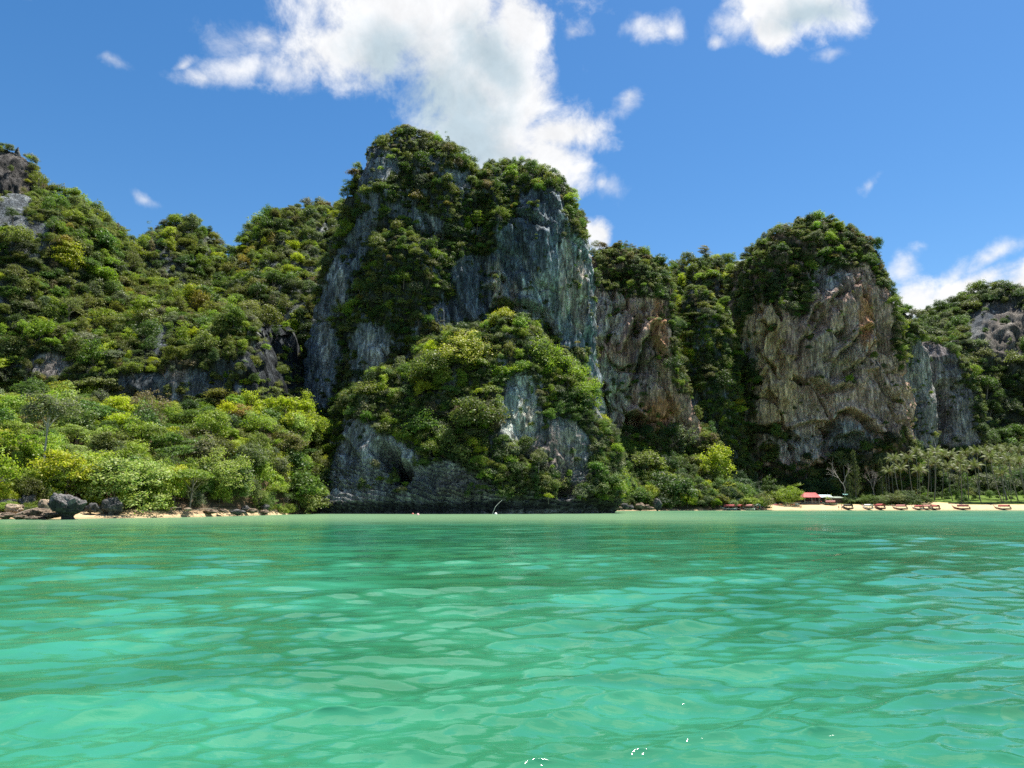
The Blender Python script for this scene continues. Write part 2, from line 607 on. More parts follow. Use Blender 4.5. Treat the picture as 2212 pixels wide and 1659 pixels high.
for i in range(nw):
    k = 2 * math.pi / lam[i]
    rows = spac[:, 0] * 2.6 < lam[i]
    if not rows.any():
        continue
    n_r = int(rows.nonzero()[0].max()) + 1
    a = slope[i] / k
    th = k * (math.cos(ang[i]) * WX[:n_r] + math.sin(ang[i]) * WY[:n_r]) + ph[i]
    fade = 1 - sstep(spac[:n_r] * 2.6 / lam[i], 0.5, 1.0)
    am = a * fade * (gust[:n_r] if lam[i] < 1.4 else swell[:n_r])
    sn, cs = np.sin(th), np.cos(th)
    DZ[:n_r] += am * sn
    DX[:n_r] += am * cs * math.cos(ang[i]) * 1.2
    DY[:n_r] += am * cs * math.sin(ang[i]) * 1.2
P = np.stack([WX + DX, WY + DY, DZ], -1)
rr, cc = WX.shape
idx = np.arange(rr * cc).reshape(rr, cc)
quad = np.stack([idx[:-1, :-1], idx[:-1, 1:], idx[1:, 1:], idx[1:, :-1]], -1).reshape(-1, 4)
dist = shore(WX) - WY
wn_ = fbm(np.stack([WX * .02, WY * .02, 0 * WX], -1), 3)
strk = fbm(np.stack([WX * .012 + 5, WY * .05, 0 * WX], -1), 4)
near_left = sstep(WY + strk * 45, 70, 165)
near_right = sstep(-(dist + strk * 90), -190, 25) * .75
shal = near_left + (near_right - near_left) * sstep(WX, 20, 75)
m, t, o = new_mat('sea_water')
at = N(t, 'ShaderNodeAttribute', attribute_type='GEOMETRY', attribute_name='shallow')
tcn = N(t, 'ShaderNodeTexCoord')
turb = N(t, 'ShaderNodeTexNoise', ins={'Scale': 0.16, 'Detail': 4.0, 'Roughness': 0.6, 'Distortion': 0.8})
mp = N(t, 'ShaderNodeMapping')
mp.inputs['Scale'].default_value = (0.55, 1.3, 1)
t.links.new(tcn.outputs['Object'], mp.inputs['Vector'])
t.links.new(mp.outputs[0], turb.inputs['Vector'])
deep = mix_n(t, mapr(t, turb.outputs['Fac'], 0.35, 0.68), (0.018, 0.122, 0.056), (0.032, 0.208, 0.118))
colw = mix_n(t, at.outputs['Fac'], deep, (0.145, 0.265, 0.140))
b = N(t, 'ShaderNodeBsdfPrincipled', ins={'Roughness': 0.012, 'IOR': 1.52, 'Specular IOR Level': 0.5})
t.links.new(colw, b.inputs['Base Color'])
r1 = N(t, 'ShaderNodeTexNoise', ins={'Scale': 5.0, 'Detail': 4.0, 'Roughness': 0.55, 'Distortion': 0.6})
mp2 = N(t, 'ShaderNodeMapping')
mp2.inputs['Scale'].default_value = (0.38, 1.5, 1)
mp2.inputs['Rotation'].default_value = (0, 0, 0.2)
t.links.new(tcn.outputs['Object'], mp2.inputs['Vector'])
t.links.new(mp2.outputs[0], r1.inputs['Vector'])
bp = N(t, 'ShaderNodeBump', ins={'Strength': 0.32, 'Distance': 0.022})
t.links.new(r1.outputs['Fac'], bp.inputs['Height'])
r3 = N(t, 'ShaderNodeTexNoise', ins={'Scale': 0.9, 'Detail': 5.0, 'Roughness': 0.6, 'Distortion': 0.5})
t.links.new(mp2.outputs[0], r3.inputs['Vector'])
bp2 = N(t, 'ShaderNodeBump', ins={'Strength': 0.12, 'Distance': 0.10})
t.links.new(r3.outputs['Fac'], bp2.inputs['Height'])
t.links.new(bp.outputs[0], bp2.inputs['Normal'])
t.links.new(bp2.outputs[0], b.inputs['Normal'])
t.links.new(b.outputs[0], o.inputs['Surface'])
t.links.new(N(t, 'ShaderNodeAttribute', attribute_type='GEOMETRY', attribute_name='chop').outputs['Fac'], b.inputs['Roughness'])
wme = mesh_np('sea', P.reshape(-1, 3), quad, m, True)
float_attr(wme, 'shallow', shal.ravel())
float_attr(wme, 'chop', (0.022 + 0.24 * sstep(RAD, 20, 190)).ravel())      # waves finer than the sheet's own ripples
tag(link_mesh('sea', wme), 'rippled emerald green sea', None, None, 'structure')

# ------------------------------------------------------------------ limestone masses
T1, T2, T3, T4 = (0, 300, 2.458), (0, 850, 2.458), (750, 280, 2.911), (650, 740, 2.602)
T5, T6, T7, T8 = (1400, 500, 3.318), (1400, 900, 3.687), (1900, 700, 2.765), (1800, 500, 3.16)


def PU(T, *pts):
    return [((T[0] + x / T[2]) / 1.1302, (T[1] + y / T[2]) / 1.1302) for x, y in pts]


BARE = [
    PU(T3, (430, 260), (600, 250), (640, 330), (650, 420), (560, 440), (470, 480), (440, 560), (500, 560), (520, 700), (440, 760), (380, 650), (350, 560), (390, 400)),
    PU(T3, (370, 700), (480, 730), (480, 900), (440, 980), (390, 1080), (350, 1130), (290, 1250), (300, 1330), (250, 1400), (190, 1460), (120, 1600), (60, 1600), (70, 1400), (110, 1200), (180, 1050), (290, 850)),
    PU(T3, (810, 290), (870, 290), (940, 370), (1040, 400), (1150, 400), (1160, 560), (1090, 610), (1040, 480), (960, 480), (900, 420), (830, 360)),
    PU(T3, (560, 640), (800, 680), (980, 750), (960, 880), (880, 900), (840, 800), (700, 780), (580, 740)),
    PU(T3, (1480, 540), (1800, 540), (1840, 800), (1850, 1100), (1830, 1300), (1800, 1560), (1650, 1500), (1560, 1430), (1480, 1380), (1400, 1300), (1320, 1420), (1300, 1450), (1080, 1480), (950, 1560), (850, 1500), (880, 1380), (1010, 1300), (1040, 1250), (990, 1100), (1120, 1000), (1300, 1010), (1350, 960), (1350, 870), (1440, 760), (1480, 680)),
    PU(T3, (1820, 880), (2030, 880), (2060, 1100), (2040, 1300), (2020, 1500), (1960, 1659), (1850, 1659), (1760, 1560), (1800, 1300)),
    PU(T3, (340, 1480), (480, 1500), (600, 1560), (640, 1659), (340, 1659)),
    PU(T4, (530, 200), (780, 180), (790, 330), (720, 440), (560, 540), (520, 420)),
    PU(T4, (1540, 460), (1745, 470), (1755, 800), (1710, 1000), (1640, 960), (1560, 900), (1500, 880), (1450, 900), (1490, 780), (1450, 650)),
    PU(T4, (1150, 420), (1225, 420), (1225, 570), (1120, 570)),
    PU(T4, (1800, 690), (1950, 760), (2060, 860), (2090, 1000), (2010, 1180), (1960, 1240), (1850, 1200), (1800, 1100), (1700, 1030), (1740, 850)),
    PU(T4, (490, 720), (620, 750), (730, 820), (870, 890), (960, 980), (1000, 1050), (1120, 990), (1290, 1070), (1430, 1180), (1520, 1240), (1700, 1260), (1850, 1220), (2100, 1270), (2140, 1400), (20, 1400), (30, 1270), (150, 1270), (370, 1240), (380, 1120), (420, 980), (470, 830)),
    PU(T5, (90, 780), (200, 700), (330, 690), (500, 760), (640, 760), (740, 770), (785, 1100), (790, 1400), (850, 1520), (1000, 1600), (1000, 1760), (150, 1760), (130, 1400)),
    PU(T6, (150, 300), (1020, 300), (1160, 520), (1150, 620), (1060, 700), (1000, 640), (850, 560), (640, 640), (500, 560), (450, 640), (370, 630), (260, 480)),
    PU(T8, (40, 1000), (130, 800), (150, 750), (250, 770), (330, 800), (480, 880), (570, 860), (590, 640), (590, 500), (680, 460), (780, 500), (960, 480), (1040, 480), (1090, 640), (1190, 680), (1215, 900), (1215, 1200), (1280, 1300), (1320, 1120), (1380, 1000), (1430, 1060), (1500, 1050), (1640, 1130), (1700, 1200), (1750, 1300), (1760, 1700), (130, 1700), (170, 1300), (20, 1100)),
    PU(T7, (0, 800), (1160, 600), (1290, 700), (1370, 1090), (1000, 1100), (860, 1000), (720, 1000), (650, 1050), (560, 1110), (400, 1160), (200, 1210), (0, 1220)),
    PU(T7, (1290, 200), (1400, 130), (1550, 90), (1700, 170), (1700, 480), (1480, 520), (1380, 400), (1280, 350)),
    PU(T1, (-80, 150), (140, 190), (205, 330), (190, 560), (300, 600), (290, 740), (230, 810), (190, 830), (120, 700), (-80, 760)),
    PU(T1, (-60, 950), (60, 1000), (40, 1120), (-60, 1120)),
    PU(T1, (170, 1390), (400, 1400), (420, 1520), (170, 1520)), PU(T1, (900, 1200), (1000, 1200), (1000, 1400), (920, 1400)),
    PU(T1, (1640, 960), (1880, 960), (1930, 1300), (1850, 1500), (1620, 1500)),
    PU(T2, (170, 50), (400, 50), (390, 190), (200, 180)), PU(T2, (720, 180), (1040, 140), (1310, 130), (1340, 300), (1290, 460), (1130, 460), (1040, 360), (800, 420), (720, 430)),
    PU(T2, (1290, 60), (1610, 100), (1610, 320), (1400, 400), (1320, 320)),
    [(555, 700), (620, 672), (690, 655), (740, 760), (705, 900), (560, 890), (480, 862), (468, 800), (535, 765)],
]


def bare_mask(P, uv=None, jit=9.0, skip=()):
    uv = proj(P) if uv is None else uv
    j = np.stack([fbm(P * 0.11, 3), fbm(P * 0.11 + 50, 3)], -1) * jit
    j = j + np.stack([fbm(P * .45, 3), fbm(P * .45 + 80, 3)], -1) * jit * .9
    q = uv + j
    mk = np.zeros(uv.shape[:-1], bool)
    for ip_, pl in enumerate(BARE):
        if ip_ in skip:
            continue
        us = [a for a, _ in pl]
        vs = [b_ for _, b_ in pl]
        sel = (q[..., 0] > min(us)) & (q[..., 0] < max(us)) & (q[..., 1] > min(vs)) & (q[..., 1] < max(vs))
        if sel.any():
            mk[sel] |= in_poly(q[sel], pl)
    return mk


def grid_normals(P, wrap):
    if wrap:
        du = np.roll(P, -1, 1) - np.roll(P, 1, 1)
    else:
        du = np.gradient(P, axis=1)
    dv = np.gradient(P, axis=0)
    n = np.cross(du, dv)
    return n / np.maximum(np.linalg.norm(n, axis=-1, keepdims=True), 1e-6)


DARK, MID, PALE = np.array([.085, .10, .115]), np.array([.19, .205, .205]), np.array([.47, .47, .42])
OCHRE, TAN, BLACK = np.array([.50, .22, .09]), np.array([.60, .42, .24]), np.array([.028, .03, .034])
GREENISH, RUST, WARMGREY = np.array([.37, .385, .31]), np.array([.30, .13, .07]), np.array([.29, .225, .17])
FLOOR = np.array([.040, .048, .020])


def rock_tone(P, uv, dark, mid, blobs, pale_amt, black_amt, strata=False):
    wv_ = P + np.stack([fbm(P * .06, 3), fbm(P * .06 + 31, 3), 0 * P[..., 0]], -1) * 4.0
    x, y, z = wv_[..., 0], wv_[..., 1], P[..., 2]
    nb = fbm(P * .035 + 5, 4)
    s1 = fbm(np.stack([x * .30, y * .30, z * .018], -1), 3)
    s2 = fbm(np.stack([x * .85 + 9, y * .85, z * .045], -1), 4)
    s3 = fbm(np.stack([x * .55 + 70, y * .55, z * .022], -1), 4)
    k = sstep(nb + .6 * s1, -.45, .45)[..., None]
    col = dark + (mid - dark) * k
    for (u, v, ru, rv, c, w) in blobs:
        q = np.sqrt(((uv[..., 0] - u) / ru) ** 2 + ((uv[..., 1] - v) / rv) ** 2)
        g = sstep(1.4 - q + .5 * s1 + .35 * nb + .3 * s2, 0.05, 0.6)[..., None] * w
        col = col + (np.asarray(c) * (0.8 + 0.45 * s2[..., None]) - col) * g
    pm = sstep(s2 * .6 + s1 * .7 + nb * .35, .62 - pale_amt, 1.0 - pale_amt)[..., None]
    col = col + (PALE - col) * pm * 0.8
    bm = sstep(s3 + .5 * nb, .62 - black_amt, .92 - black_amt)[..., None]
    col = col + (BLACK - col) * bm * 0.85
    s4 = fbm(np.stack([x * .6 + 20, y * .6, z * .10 + .3 * x], -1), 5, .62)
    col = col * (1 + .85 * s4 + .45 * s2)[..., None]
    col = np.clip(col, .006, None) * 1.75
    return np.clip(col * np.minimum(1, .66 / col.max(-1, keepdims=True)), .012, .8)


SURF = {}


def finish_rock(name, label, P, wrap, opts):
    """relief, colour and the mesh of one rock mass laid out as a grid of points"""
    n = grid_normals(P, wrap)
    if opts.get('flip'):
        n = -n
    uv0 = proj(P)
    amp = opts.get('amp', 1.0)
    q = P
    w = P + np.stack([fbm(q * .05, 2), fbm(q * .05 + 12, 2), 0 * q[..., 0]], -1) * 3
    big = fbm(np.stack([q[..., 0] * .045, q[..., 1] * .045, q[..., 2] * .028], -1) + opts.get('seed', 0), 3) * opts.get('big', 3.6)
    big = big + fbm(np.stack([q[..., 0] * .022 + 3, q[..., 1] * .01, q[..., 2] * .012], -1) + opts.get('seed', 0), 2) * opts.get('huge', 0.0)
    steep = 1 - sstep(n[..., 2], .25, .75)
    gw = ridged(np.stack([w[..., 0] * .055 + .02 * w[..., 2], w[..., 1] * .055, w[..., 2] * .032], -1) + 80 + opts.get('seed', 0), 3, .5)
    gash = -sstep(gw, .66, .80) * opts.get('gash', 3.0) * steep
    cell = vnoise(np.stack([w[..., 0] * .19, w[..., 1] * .19, w[..., 2] * .10], -1) + 44)
    pock = -sstep(cell, .66, .86) * opts.get('pock', 1.2) * steep
    flute = (ridged(np.stack([w[..., 0] * .16, w[..., 1] * .16, w[..., 2] * .022], -1) + 3, 4) - .45) * 3.0 * steep
    lump = fbm(np.stack([w[..., 0] * .22, w[..., 1] * .22, w[..., 2] * .12], -1) + 7, 4) * 1.5
    drip = (ridged(np.stack([w[..., 0] * .55, w[..., 1] * .55, w[..., 2] * .06], -1) + 30, 3) - .4) * 1.0 * steep
    d = (big + flute * 1.25 * opts.get('fl', 1) + lump * opts.get('lu', 1) + drip * 1.3 * opts.get('fl', 1) + gash + pock) * amp
    if opts.get('strata'):
        zt = opts['strata']
        m_ = 1 - sstep(q[..., 2] + 3 * fbm(q * .08, 2), zt - 3, zt + 3)
        lay = (w[..., 2] + w[..., 0] * .16 + 2.0 * fbm(q * .05 + 60, 3)) * .85 + 0.35 * fbm(q * .3, 2)
        saw = lay - np.floor(lay)
        chunk = .6 + .8 * vnoise(np.stack([q[..., 0] * .25, q[..., 1] * .25, np.floor(lay) * 3.7], -1))
        d = d * (1 - .55 * m_) + m_ * (saw ** 1.5 - .4) * 1.7 * chunk
    if opts.get('notch'):
        zz = q[..., 2]
        nt_ = np.exp(-((zz - 0.9) / (1.7 + 0.8 * fbm(np.stack([q[..., 0] * .06, q[..., 1] * .06, 0 * zz], -1), 2))) ** 2)
        d = d - nt_ * (3.4 + 2.2 * fbm(np.stack([q[..., 0] * .09, q[..., 1] * .09, 0 * zz + 4], -1), 2))
    if opts.get('rib'):
        rb = ridged(np.stack([w[..., 0] * .075 + 7, w[..., 1] * .075, w[..., 2] * .008 + opts.get('seed', 0)], -1), 3, .6)
        d = d + (rb - .45) * opts['rib'] * steep
    front = sstep(-n[..., 1], -.1, .3)
    for (u, v, ru, rv, dep) in opts.get('caves', ()):
        qq = np.sqrt(((uv0[..., 0] - u) / ru) ** 2 + ((uv0[..., 1] - v) / rv) ** 2) + .25 * fbm(q * .25, 2)
        d = d - sstep(1.15 - qq, 0, .55) * dep * front
    for pts, wid, dep in opts.get('creases', ()):
        pts = np.array(pts)
        uvw = uv0 + np.stack([fbm(q * .15 + 3, 2), fbm(q * .15 + 9, 2)], -1) * 7
        best = np.full(uv0.shape[:2], 1e9)
        sgn = np.zeros_like(best)
        for a_, b_ in zip(pts[:-1], pts[1:]):
            ab = b_ - a_
            tt = np.clip(((uvw - a_) @ ab) / (ab @ ab), 0, 1)
            dv = uvw - (a_ + tt[..., None] * ab)
            dd = np.hypot(dv[..., 0], dv[..., 1])
            up_ = dd < best
            best = np.where(up_, dd, best)
            sgn = np.where(up_, np.sign(-dv[..., 1]), sgn)
        d = d + front * dep * np.where(sgn > 0, .55 * np.exp(-((best - 1.1 * wid) / (1.0 * wid)) ** 2) - .9 * np.exp(-(best / (.35 * wid)) ** 2), -np.exp(-(best / (1.5 * wid)) ** 2))
    P2 = P + n * d[..., None]
    P2[0] = P[0]
    # tops taper instead of ballooning
    uv = proj(P2)
    bare = bare_mask(P2, uv, skip=opts.get('nobare', ()))
    veg = ~bare
    if opts.get('all_bare'):
        veg = veg & False
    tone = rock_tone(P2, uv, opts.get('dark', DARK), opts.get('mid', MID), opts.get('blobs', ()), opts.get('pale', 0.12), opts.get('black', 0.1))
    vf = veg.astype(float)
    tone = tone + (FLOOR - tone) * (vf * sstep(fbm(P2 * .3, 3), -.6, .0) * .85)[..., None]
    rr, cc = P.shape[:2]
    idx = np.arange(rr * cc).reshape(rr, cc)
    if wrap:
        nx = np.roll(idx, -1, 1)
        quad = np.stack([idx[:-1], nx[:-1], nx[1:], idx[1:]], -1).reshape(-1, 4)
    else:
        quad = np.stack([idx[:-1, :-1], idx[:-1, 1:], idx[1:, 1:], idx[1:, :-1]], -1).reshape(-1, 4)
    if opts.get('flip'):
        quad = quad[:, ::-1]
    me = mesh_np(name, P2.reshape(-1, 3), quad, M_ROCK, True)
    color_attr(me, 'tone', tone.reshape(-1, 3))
    ob = tag(link_mesh(name, me), label, None, None, 'structure')
    n2 = grid_normals(P2, wrap)
    if opts.get('flip'):
        n2 = -n2
    SURF[opts['key']] = dict(P=P2, N=n2, uv=uv, veg=veg, wrap=wrap)
    return ob


def loft(key, name, label, Yc, left, right, front, back, res=0.55, n_exp=2.6, **o):
    """a rock mass as a stack of rounded outlines; left and right are its two edges, seen from the sea, from foot to summit"""
    Lp = np.array([at_plane(u, v, Yc) for u, v in left])
    Rp = np.array([at_plane(u, v, Yc) for u, v in right])
    Lp[0, 2] = Rp[0, 2] = min(Lp[0, 2], Rp[0, 2], o.get('zbase', -4))
    zt = 0.5 * (Lp[-1, 2] + Rp[-1, 2])
    Lp[-1, 2] = Rp[-1, 2] = zt
    zf = np.linspace(Lp[0, 2], zt, 1500)
    xl, xr = np.interp(zf, Lp[:, 2], Lp[:, 0]), np.interp(zf, Rp[:, 2], Rp[:, 0])
    fr = np.clip((zf - 0) / zt, 0, 1)
    fo = np.interp(fr, [a for a, _ in front], [b_ for _, b_ in front])
    bo = np.interp(fr, [a for a, _ in back], [b_ for _, b_ in back])
    # keep the depth from outlasting the width at the summit
    cap = np.sqrt(np.clip((1 - fr) * 9, 0, 1))
    fo, bo = fo * cap + .4, bo * cap + .4
    s = np.concatenate([[0], np.cumsum(np.sqrt(np.diff(zf) ** 2 + (0.6 * np.diff(xl)) ** 2 + (0.6 * np.diff(xr)) ** 2 + np.diff(fo) ** 2 * .5))])
    nr = int(max(40, s[-1] / res))
    sel = np.interp(np.linspace(0, s[-1], nr), s, np.arange(len(zf)))
    g = lambda a: np.interp(sel, np.arange(len(zf)), a)
    z, xl, xr, fo, bo = g(zf), g(xl), g(xr), g(fo), g(bo)
    wmax = np.percentile(xr - xl, 75)
    nf = int(max(60, (wmax + 1.2 * np.percentile(fo, 60)) / res))
    nb_ = max(24, nf // 4)
    th = np.linspace(0, math.pi, 4000)
    e = 2.0 / n_exp
    cx_, sy_ = np.sign(np.cos(th)) * np.abs(np.cos(th)) ** e, np.abs(np.sin(th)) ** e
    asp = np.percentile(fo, 60) / max(wmax / 2, 1)
    ss = np.concatenate([[0], np.cumsum(np.hypot(np.diff(cx_), np.diff(sy_) * asp))])
    def half(n_):
        q = np.interp(np.linspace(0, ss[-1], n_, endpoint=False), ss, np.arange(4000))
        return np.interp(q, np.arange(4000), cx_), np.interp(q, np.arange(4000), sy_)
    fx, fy = half(nf)
    bx, by = half(nb_)
    ux = np.concatenate([-fx, bx])            # front from left to right, then back from right to left
    uy = np.concatenate([-fy, by])
    xc, a = (xl + xr) / 2, np.maximum((xr - xl) / 2, .2)
    X = xc[:, None] + a[:, None] * ux[None]
    Y = Yc + np.where(uy[None] < 0, fo[:, None], bo[:, None]) * uy[None]
    P = np.stack([X, Y, np.repeat(z[:, None], len(ux), 1)], -1)
    o['key'] = key
    return finish_rock(name, label, P, True, o)


def curtain(key, name, label, Yr, sky_px, Yf, profile, res=1.0, back=60, x0=None, x1=None, profile2=None, blend=None, **o):
    """a ridge: its skyline lies at distance Yr, its foot at Yf(x); profile lists (share of the way back, share of the height)"""
    sp = np.array([at_plane(u, v, Yr) for u, v in sky_px])
    xs = np.arange(sp[0, 0] if x0 is None else x0, sp[-1, 0] if x1 is None else x1, res)
    H = np.interp(xs, sp[:, 0], sp[:, 2])
    yf = np.interp(xs, [a for a, _ in Yf], [b_ for _, b_ in Yf])
    pw, ph_ = np.array([a for a, _ in profile]), np.array([b_ for _, b_ in profile])
    Hm, Dm = np.median(H), Yr - np.median(yf)
    s = np.concatenate([[0], np.cumsum(np.hypot(np.diff(pw) * Dm, np.diff(ph_) * Hm))])
    q = np.linspace(0, s[-1], int(s[-1] / res))
    w, h = np.interp(q, s, pw)[:, None], np.interp(q, s, ph_)[:, None]
    if profile2 is not None:
        w2, h2 = np.array([a for a, _ in profile2]), np.array([b_ for _, b_ in profile2])
        s2_ = np.concatenate([[0], np.cumsum(np.hypot(np.diff(w2) * Dm, np.diff(h2) * Hm))])
        q2 = np.linspace(0, s2_[-1], len(q))
        k_ = sstep(xs, *blend)[None]
        w = w + (np.interp(q2, s2_, w2)[:, None] - w) * k_
        h = h + (np.interp(q2, s2_, h2)[:, None] - h) * k_
    # round the crest over to the back
    wb = np.linspace(0, 1, 24)[1:]
    Z = np.concatenate([h * H[None], (1 - wb ** 2)[:, None] * H[None]], 0)
    Y = np.concatenate([yf[None] + w * (Yr - yf)[None], Yr + wb[:, None] * back + 0 * H[None]], 0)
    X = np.repeat(xs[None], len(Z), 0)
    Z[0] -= 4
    o['key'] = key
    return finish_rock(name, label, np.stack([X, Y, Z], -1), False, o)


# far mountain beyond everything
curtain('far', 'far_mountain', 'distant forested mountain with a bare grey cliff at the right', 900,
        [(1500, 860), (1700, 790), (1880, 730), (1960, 708), (2000, 694), (2040, 674), (2090, 652), (2128, 630), (2160, 642), (2192, 682), (2240, 735), (2320, 740), (2500, 830), (2700, 900)],
        [(-200, 620), (900, 620)], [(0, 0), (.25, .18), (.45, .34), (.5, .42), (.54, .66), (.62, .82), (.8, .93), (1, 1)], res=2.2, back=120,
        big=9, amp=1.6, blobs=[(2180, 720, 50, 60, WARMGREY * .4, .6)], seed=40, dark=DARK * .45, mid=MID * .4)
# ridge closing the gap between the two cliffs on the right
loft('gap', 'forested_ridge', 'forested ridge closing the gap between the cliffs', 560,
     [(1330, 1060), (1380, 900), (1400, 720), (1425, 620), (1450, 588), (1500, 572), (1530, 570)],
     [(1760, 1060), (1700, 900), (1670, 760), (1640, 650), (1600, 600), (1570, 580), (1540, 570)], [(0, 60), (1, 20)], [(0, 40), (1, 20)], res=1.3, n_exp=2.1, seed=50)
# cliffs on the right
loft('b3', 'limestone_cliff', 'low grey shoulder cliff at the foot of the far mountain', 525,
     [(1930, 1080), (1945, 980), (1965, 780), (1985, 745), (2000, 740)],
     [(2125, 1080), (2118, 990), (2108, 880), (2080, 812), (2045, 765), (2005, 741)], [(0, 26), (1, 12)], [(0, 30), (1, 15)], res=.9,
     dark=np.array([.115, .10, .10]), mid=np.array([.23, .21, .20]), pale=.2, caves=[(2030, 900, 26, 80, 9)], seed=60)
loft('b2', 'limestone_cliff', 'narrow leafy shoulder on the right flank of the right cliff', 500,
     [(1830, 1080), (1850, 980), (1870, 740), (1905, 680), (1925, 665)],
     [(2025, 1080), (2012, 980), (2003, 850), (1985, 765), (1958, 705), (1930, 666)], [(0, 24), (1, 10)], [(0, 30), (1, 15)], res=.8,
     dark=np.array([.12, .115, .115]), mid=np.array([.25, .23, .21]), pale=.15, black=.15, seed=61)
loft('b1', 'limestone_cliff', 'big bare grey brown cliff with a bushy cap at the right', 472,
     [(1560, 1090), (1572, 980), (1592, 850), (1588, 720), (1586, 640), (1606, 570), (1655, 520), (1705, 498), (1760, 487), (1775, 485)],
     [(1970, 1090), (1958, 980), (1943, 850), (1920, 710), (1908, 640), (1885, 590), (1866, 545), (1835, 510), (1800, 490), (1782, 485)],
     [(0, 26), (.35, 34), (.7, 32), (1, 14)], [(0, 60), (.7, 50), (1, 15)], res=.62, n_exp=2.8, big=4.5, lu=1.8,
     dark=np.array([.19, .125, .098]), mid=np.array([.47, .315, .235]), pale=.14, black=.19, seed=62, rib=4.0, gash=9.0, pock=3.0,
     blobs=[(1640, 750, 50, 100, TAN * 1.1, .95), (1690, 840, 32, 70, TAN * 1.05, .9), (1655, 860, 30, 70, TAN, .85), (1870, 690, 14, 60, OCHRE, .8), (1740, 700, 30, 50, np.array([.3, .2, .15]), .6),
            (1600, 800, 30, 60, DARK, .8), (1900, 880, 30, 60, np.array([.27, .19, .16]), .7), (1800, 780, 60, 60, WARMGREY, .7), (1720, 960, 60, 30, MID, .7), (1830, 950, 50, 40, np.array([.14, .155, .18]), .9), (1790, 590, 40, 40, MID * 1.2, .7), (1740, 900, 40, 40, WARMGREY * 1.2, .6)],
     creases=[(PU(T8, (790, 660), (640, 880), (560, 990)), 7, 5), (PU(T8, (1010, 930), (870, 1090), (770, 1180)), 8, 6), (PU(T8, (620, 760), (540, 920), (450, 1180)), 6, 4),
              (PU(T8, (1060, 1050), (990, 1190), (880, 1270)), 7, 5), (PU(T7, (350, 960), (400, 850), (480, 825), (570, 880), (640, 970)), 9, 7), (PU(T7, (250, 620), (330, 700), (460, 660)), 8, 5),
              (PU(T7, (20, 1000), (150, 930), (310, 900)), 6, 4), (PU(T7, (660, 560), (740, 700), (800, 900)), 7, 4), (PU(T8, (200, 1330), (300, 1180), (330, 1050)), 5, 3)],
     caves=[(1772, 603, 9, 17, 7), (1825, 965, 50, 34, 12), (1830, 800, 36, 24, 6), (1770, 690, 22, 30, 4), (1790, 930, 28, 20, 6), (1690, 745, 8, 12, 3), (1690, 790, 7, 22, 3)])
# leafy spur between the cliffs
loft('spur', 'forested_spur', 'overgrown spur running down between the two right cliffs', 455,
     [(1425, 1090), (1440, 960), (1446, 800), (1450, 720), (1470, 660), (1500, 630)],
     [(1640, 1090), (1600, 980), (1580, 860), (1585, 760), (1560, 680), (1515, 631)], [(0, 36), (.5, 22), (1, 8)], [(0, 40), (1, 30)], res=.9, n_exp=2.0, seed=63, dark=DARK * .8)
loft('c', 'limestone_cliff', 'tan and grey streaked cliff with a bushy top right of the central tower', 425,
     [(1200, 1090), (1215, 950), (1240, 800), (1255, 640), (1270, 560), (1300, 545), (1340, 543)],
     [(1560, 1090), (1525, 960), (1490, 900), (1455, 800), (1447, 660), (1436, 605), (1412, 570), (1380, 552), (1350, 543)],
     [(0, 26), (.3, 24), (.62, 30), (.75, 24), (1, 12)], [(0, 40), (1, 20)], res=.6, n_exp=3.0, lu=1.3, seed=64,
     dark=np.array([.27, .175, .135]), mid=np.array([.58, .40, .29]), pale=.16, black=.12, rib=4.0, gash=6.5, pock=2.4,
     blobs=[(1300, 690, 45, 60, np.array([.36, .33, .27]), .8), (1310, 850, 50, 75, GREENISH * .85, .9), (1400, 690, 45, 70, np.array([.38, .27, .19]), .7), (1425, 700, 18, 70, OCHRE, .6), (1425, 900, 40, 50, OCHRE * .8, .8), (1395, 800, 24, 60, BLACK * 3, .6),
            (1370, 780, 12, 50, BLACK * 3, .5), (1350, 880, 16, 40, WARMGREY, .6), (1330, 930, 40, 30, np.array([.3, .24, .19]), .7), (1480, 920, 30, 30, np.array([.33, .22, .14]), .7), (1385, 930, 30, 30, np.array([.3, .22, .16]), .6)],
     creases=[(PU(T5, (240, 1080), (300, 960), (330, 780)), 6, 4), (PU(T5, (390, 1180), (480, 1010), (520, 900)), 6, 5), (PU(T5, (440, 1500), (540, 1300), (560, 1100), (640, 1000)), 8, 6),
              (PU(T6, (440, 560), (470, 420), (560, 380), (620, 420)), 6, 6), (PU(T5, (640, 1280), (700, 1100), (740, 950)), 5, 4)],
     caves=[(1370, 915, 26, 24, 12), (1440, 935, 24, 12, 5), (1388, 790, 12, 50, 2.5), (1365, 860, 10, 20, 2)])
# hills on the left
loft('h', 'forested_hill', 'broad forested hill between the saddle and the central tower', 410,
     [(450, 1080), (490, 760), (525, 620), (536, 575), (556, 526), (598, 486), (645, 458), (690, 447)],
     [(960, 1080), (920, 760), (880, 560), (830, 490), (780, 462), (740, 450), (700, 447)], [(0, 125), (.5, 95), (.75, 50), (1, 12)], [(0, 50), (1, 25)], res=1.0, n_exp=2.2, seed=65, huge=3.0, big=2.5, nobare=(1, 21, 24, 25))
loft('g', 'forested_hill', 'small rounded forested dome on the left skyline', 385,
     [(240, 1080), (280, 760), (305, 610), (316, 560), (346, 516), (378, 494), (390, 490)],
     [(560, 1080), (525, 760), (494, 610), (480, 565), (462, 525), (430, 500), (400, 490)], [(0, 100), (.5, 70), (.8, 35), (1, 10)], [(0, 40), (1, 20)], res=.9, n_exp=2.2, seed=66, big=2.0)
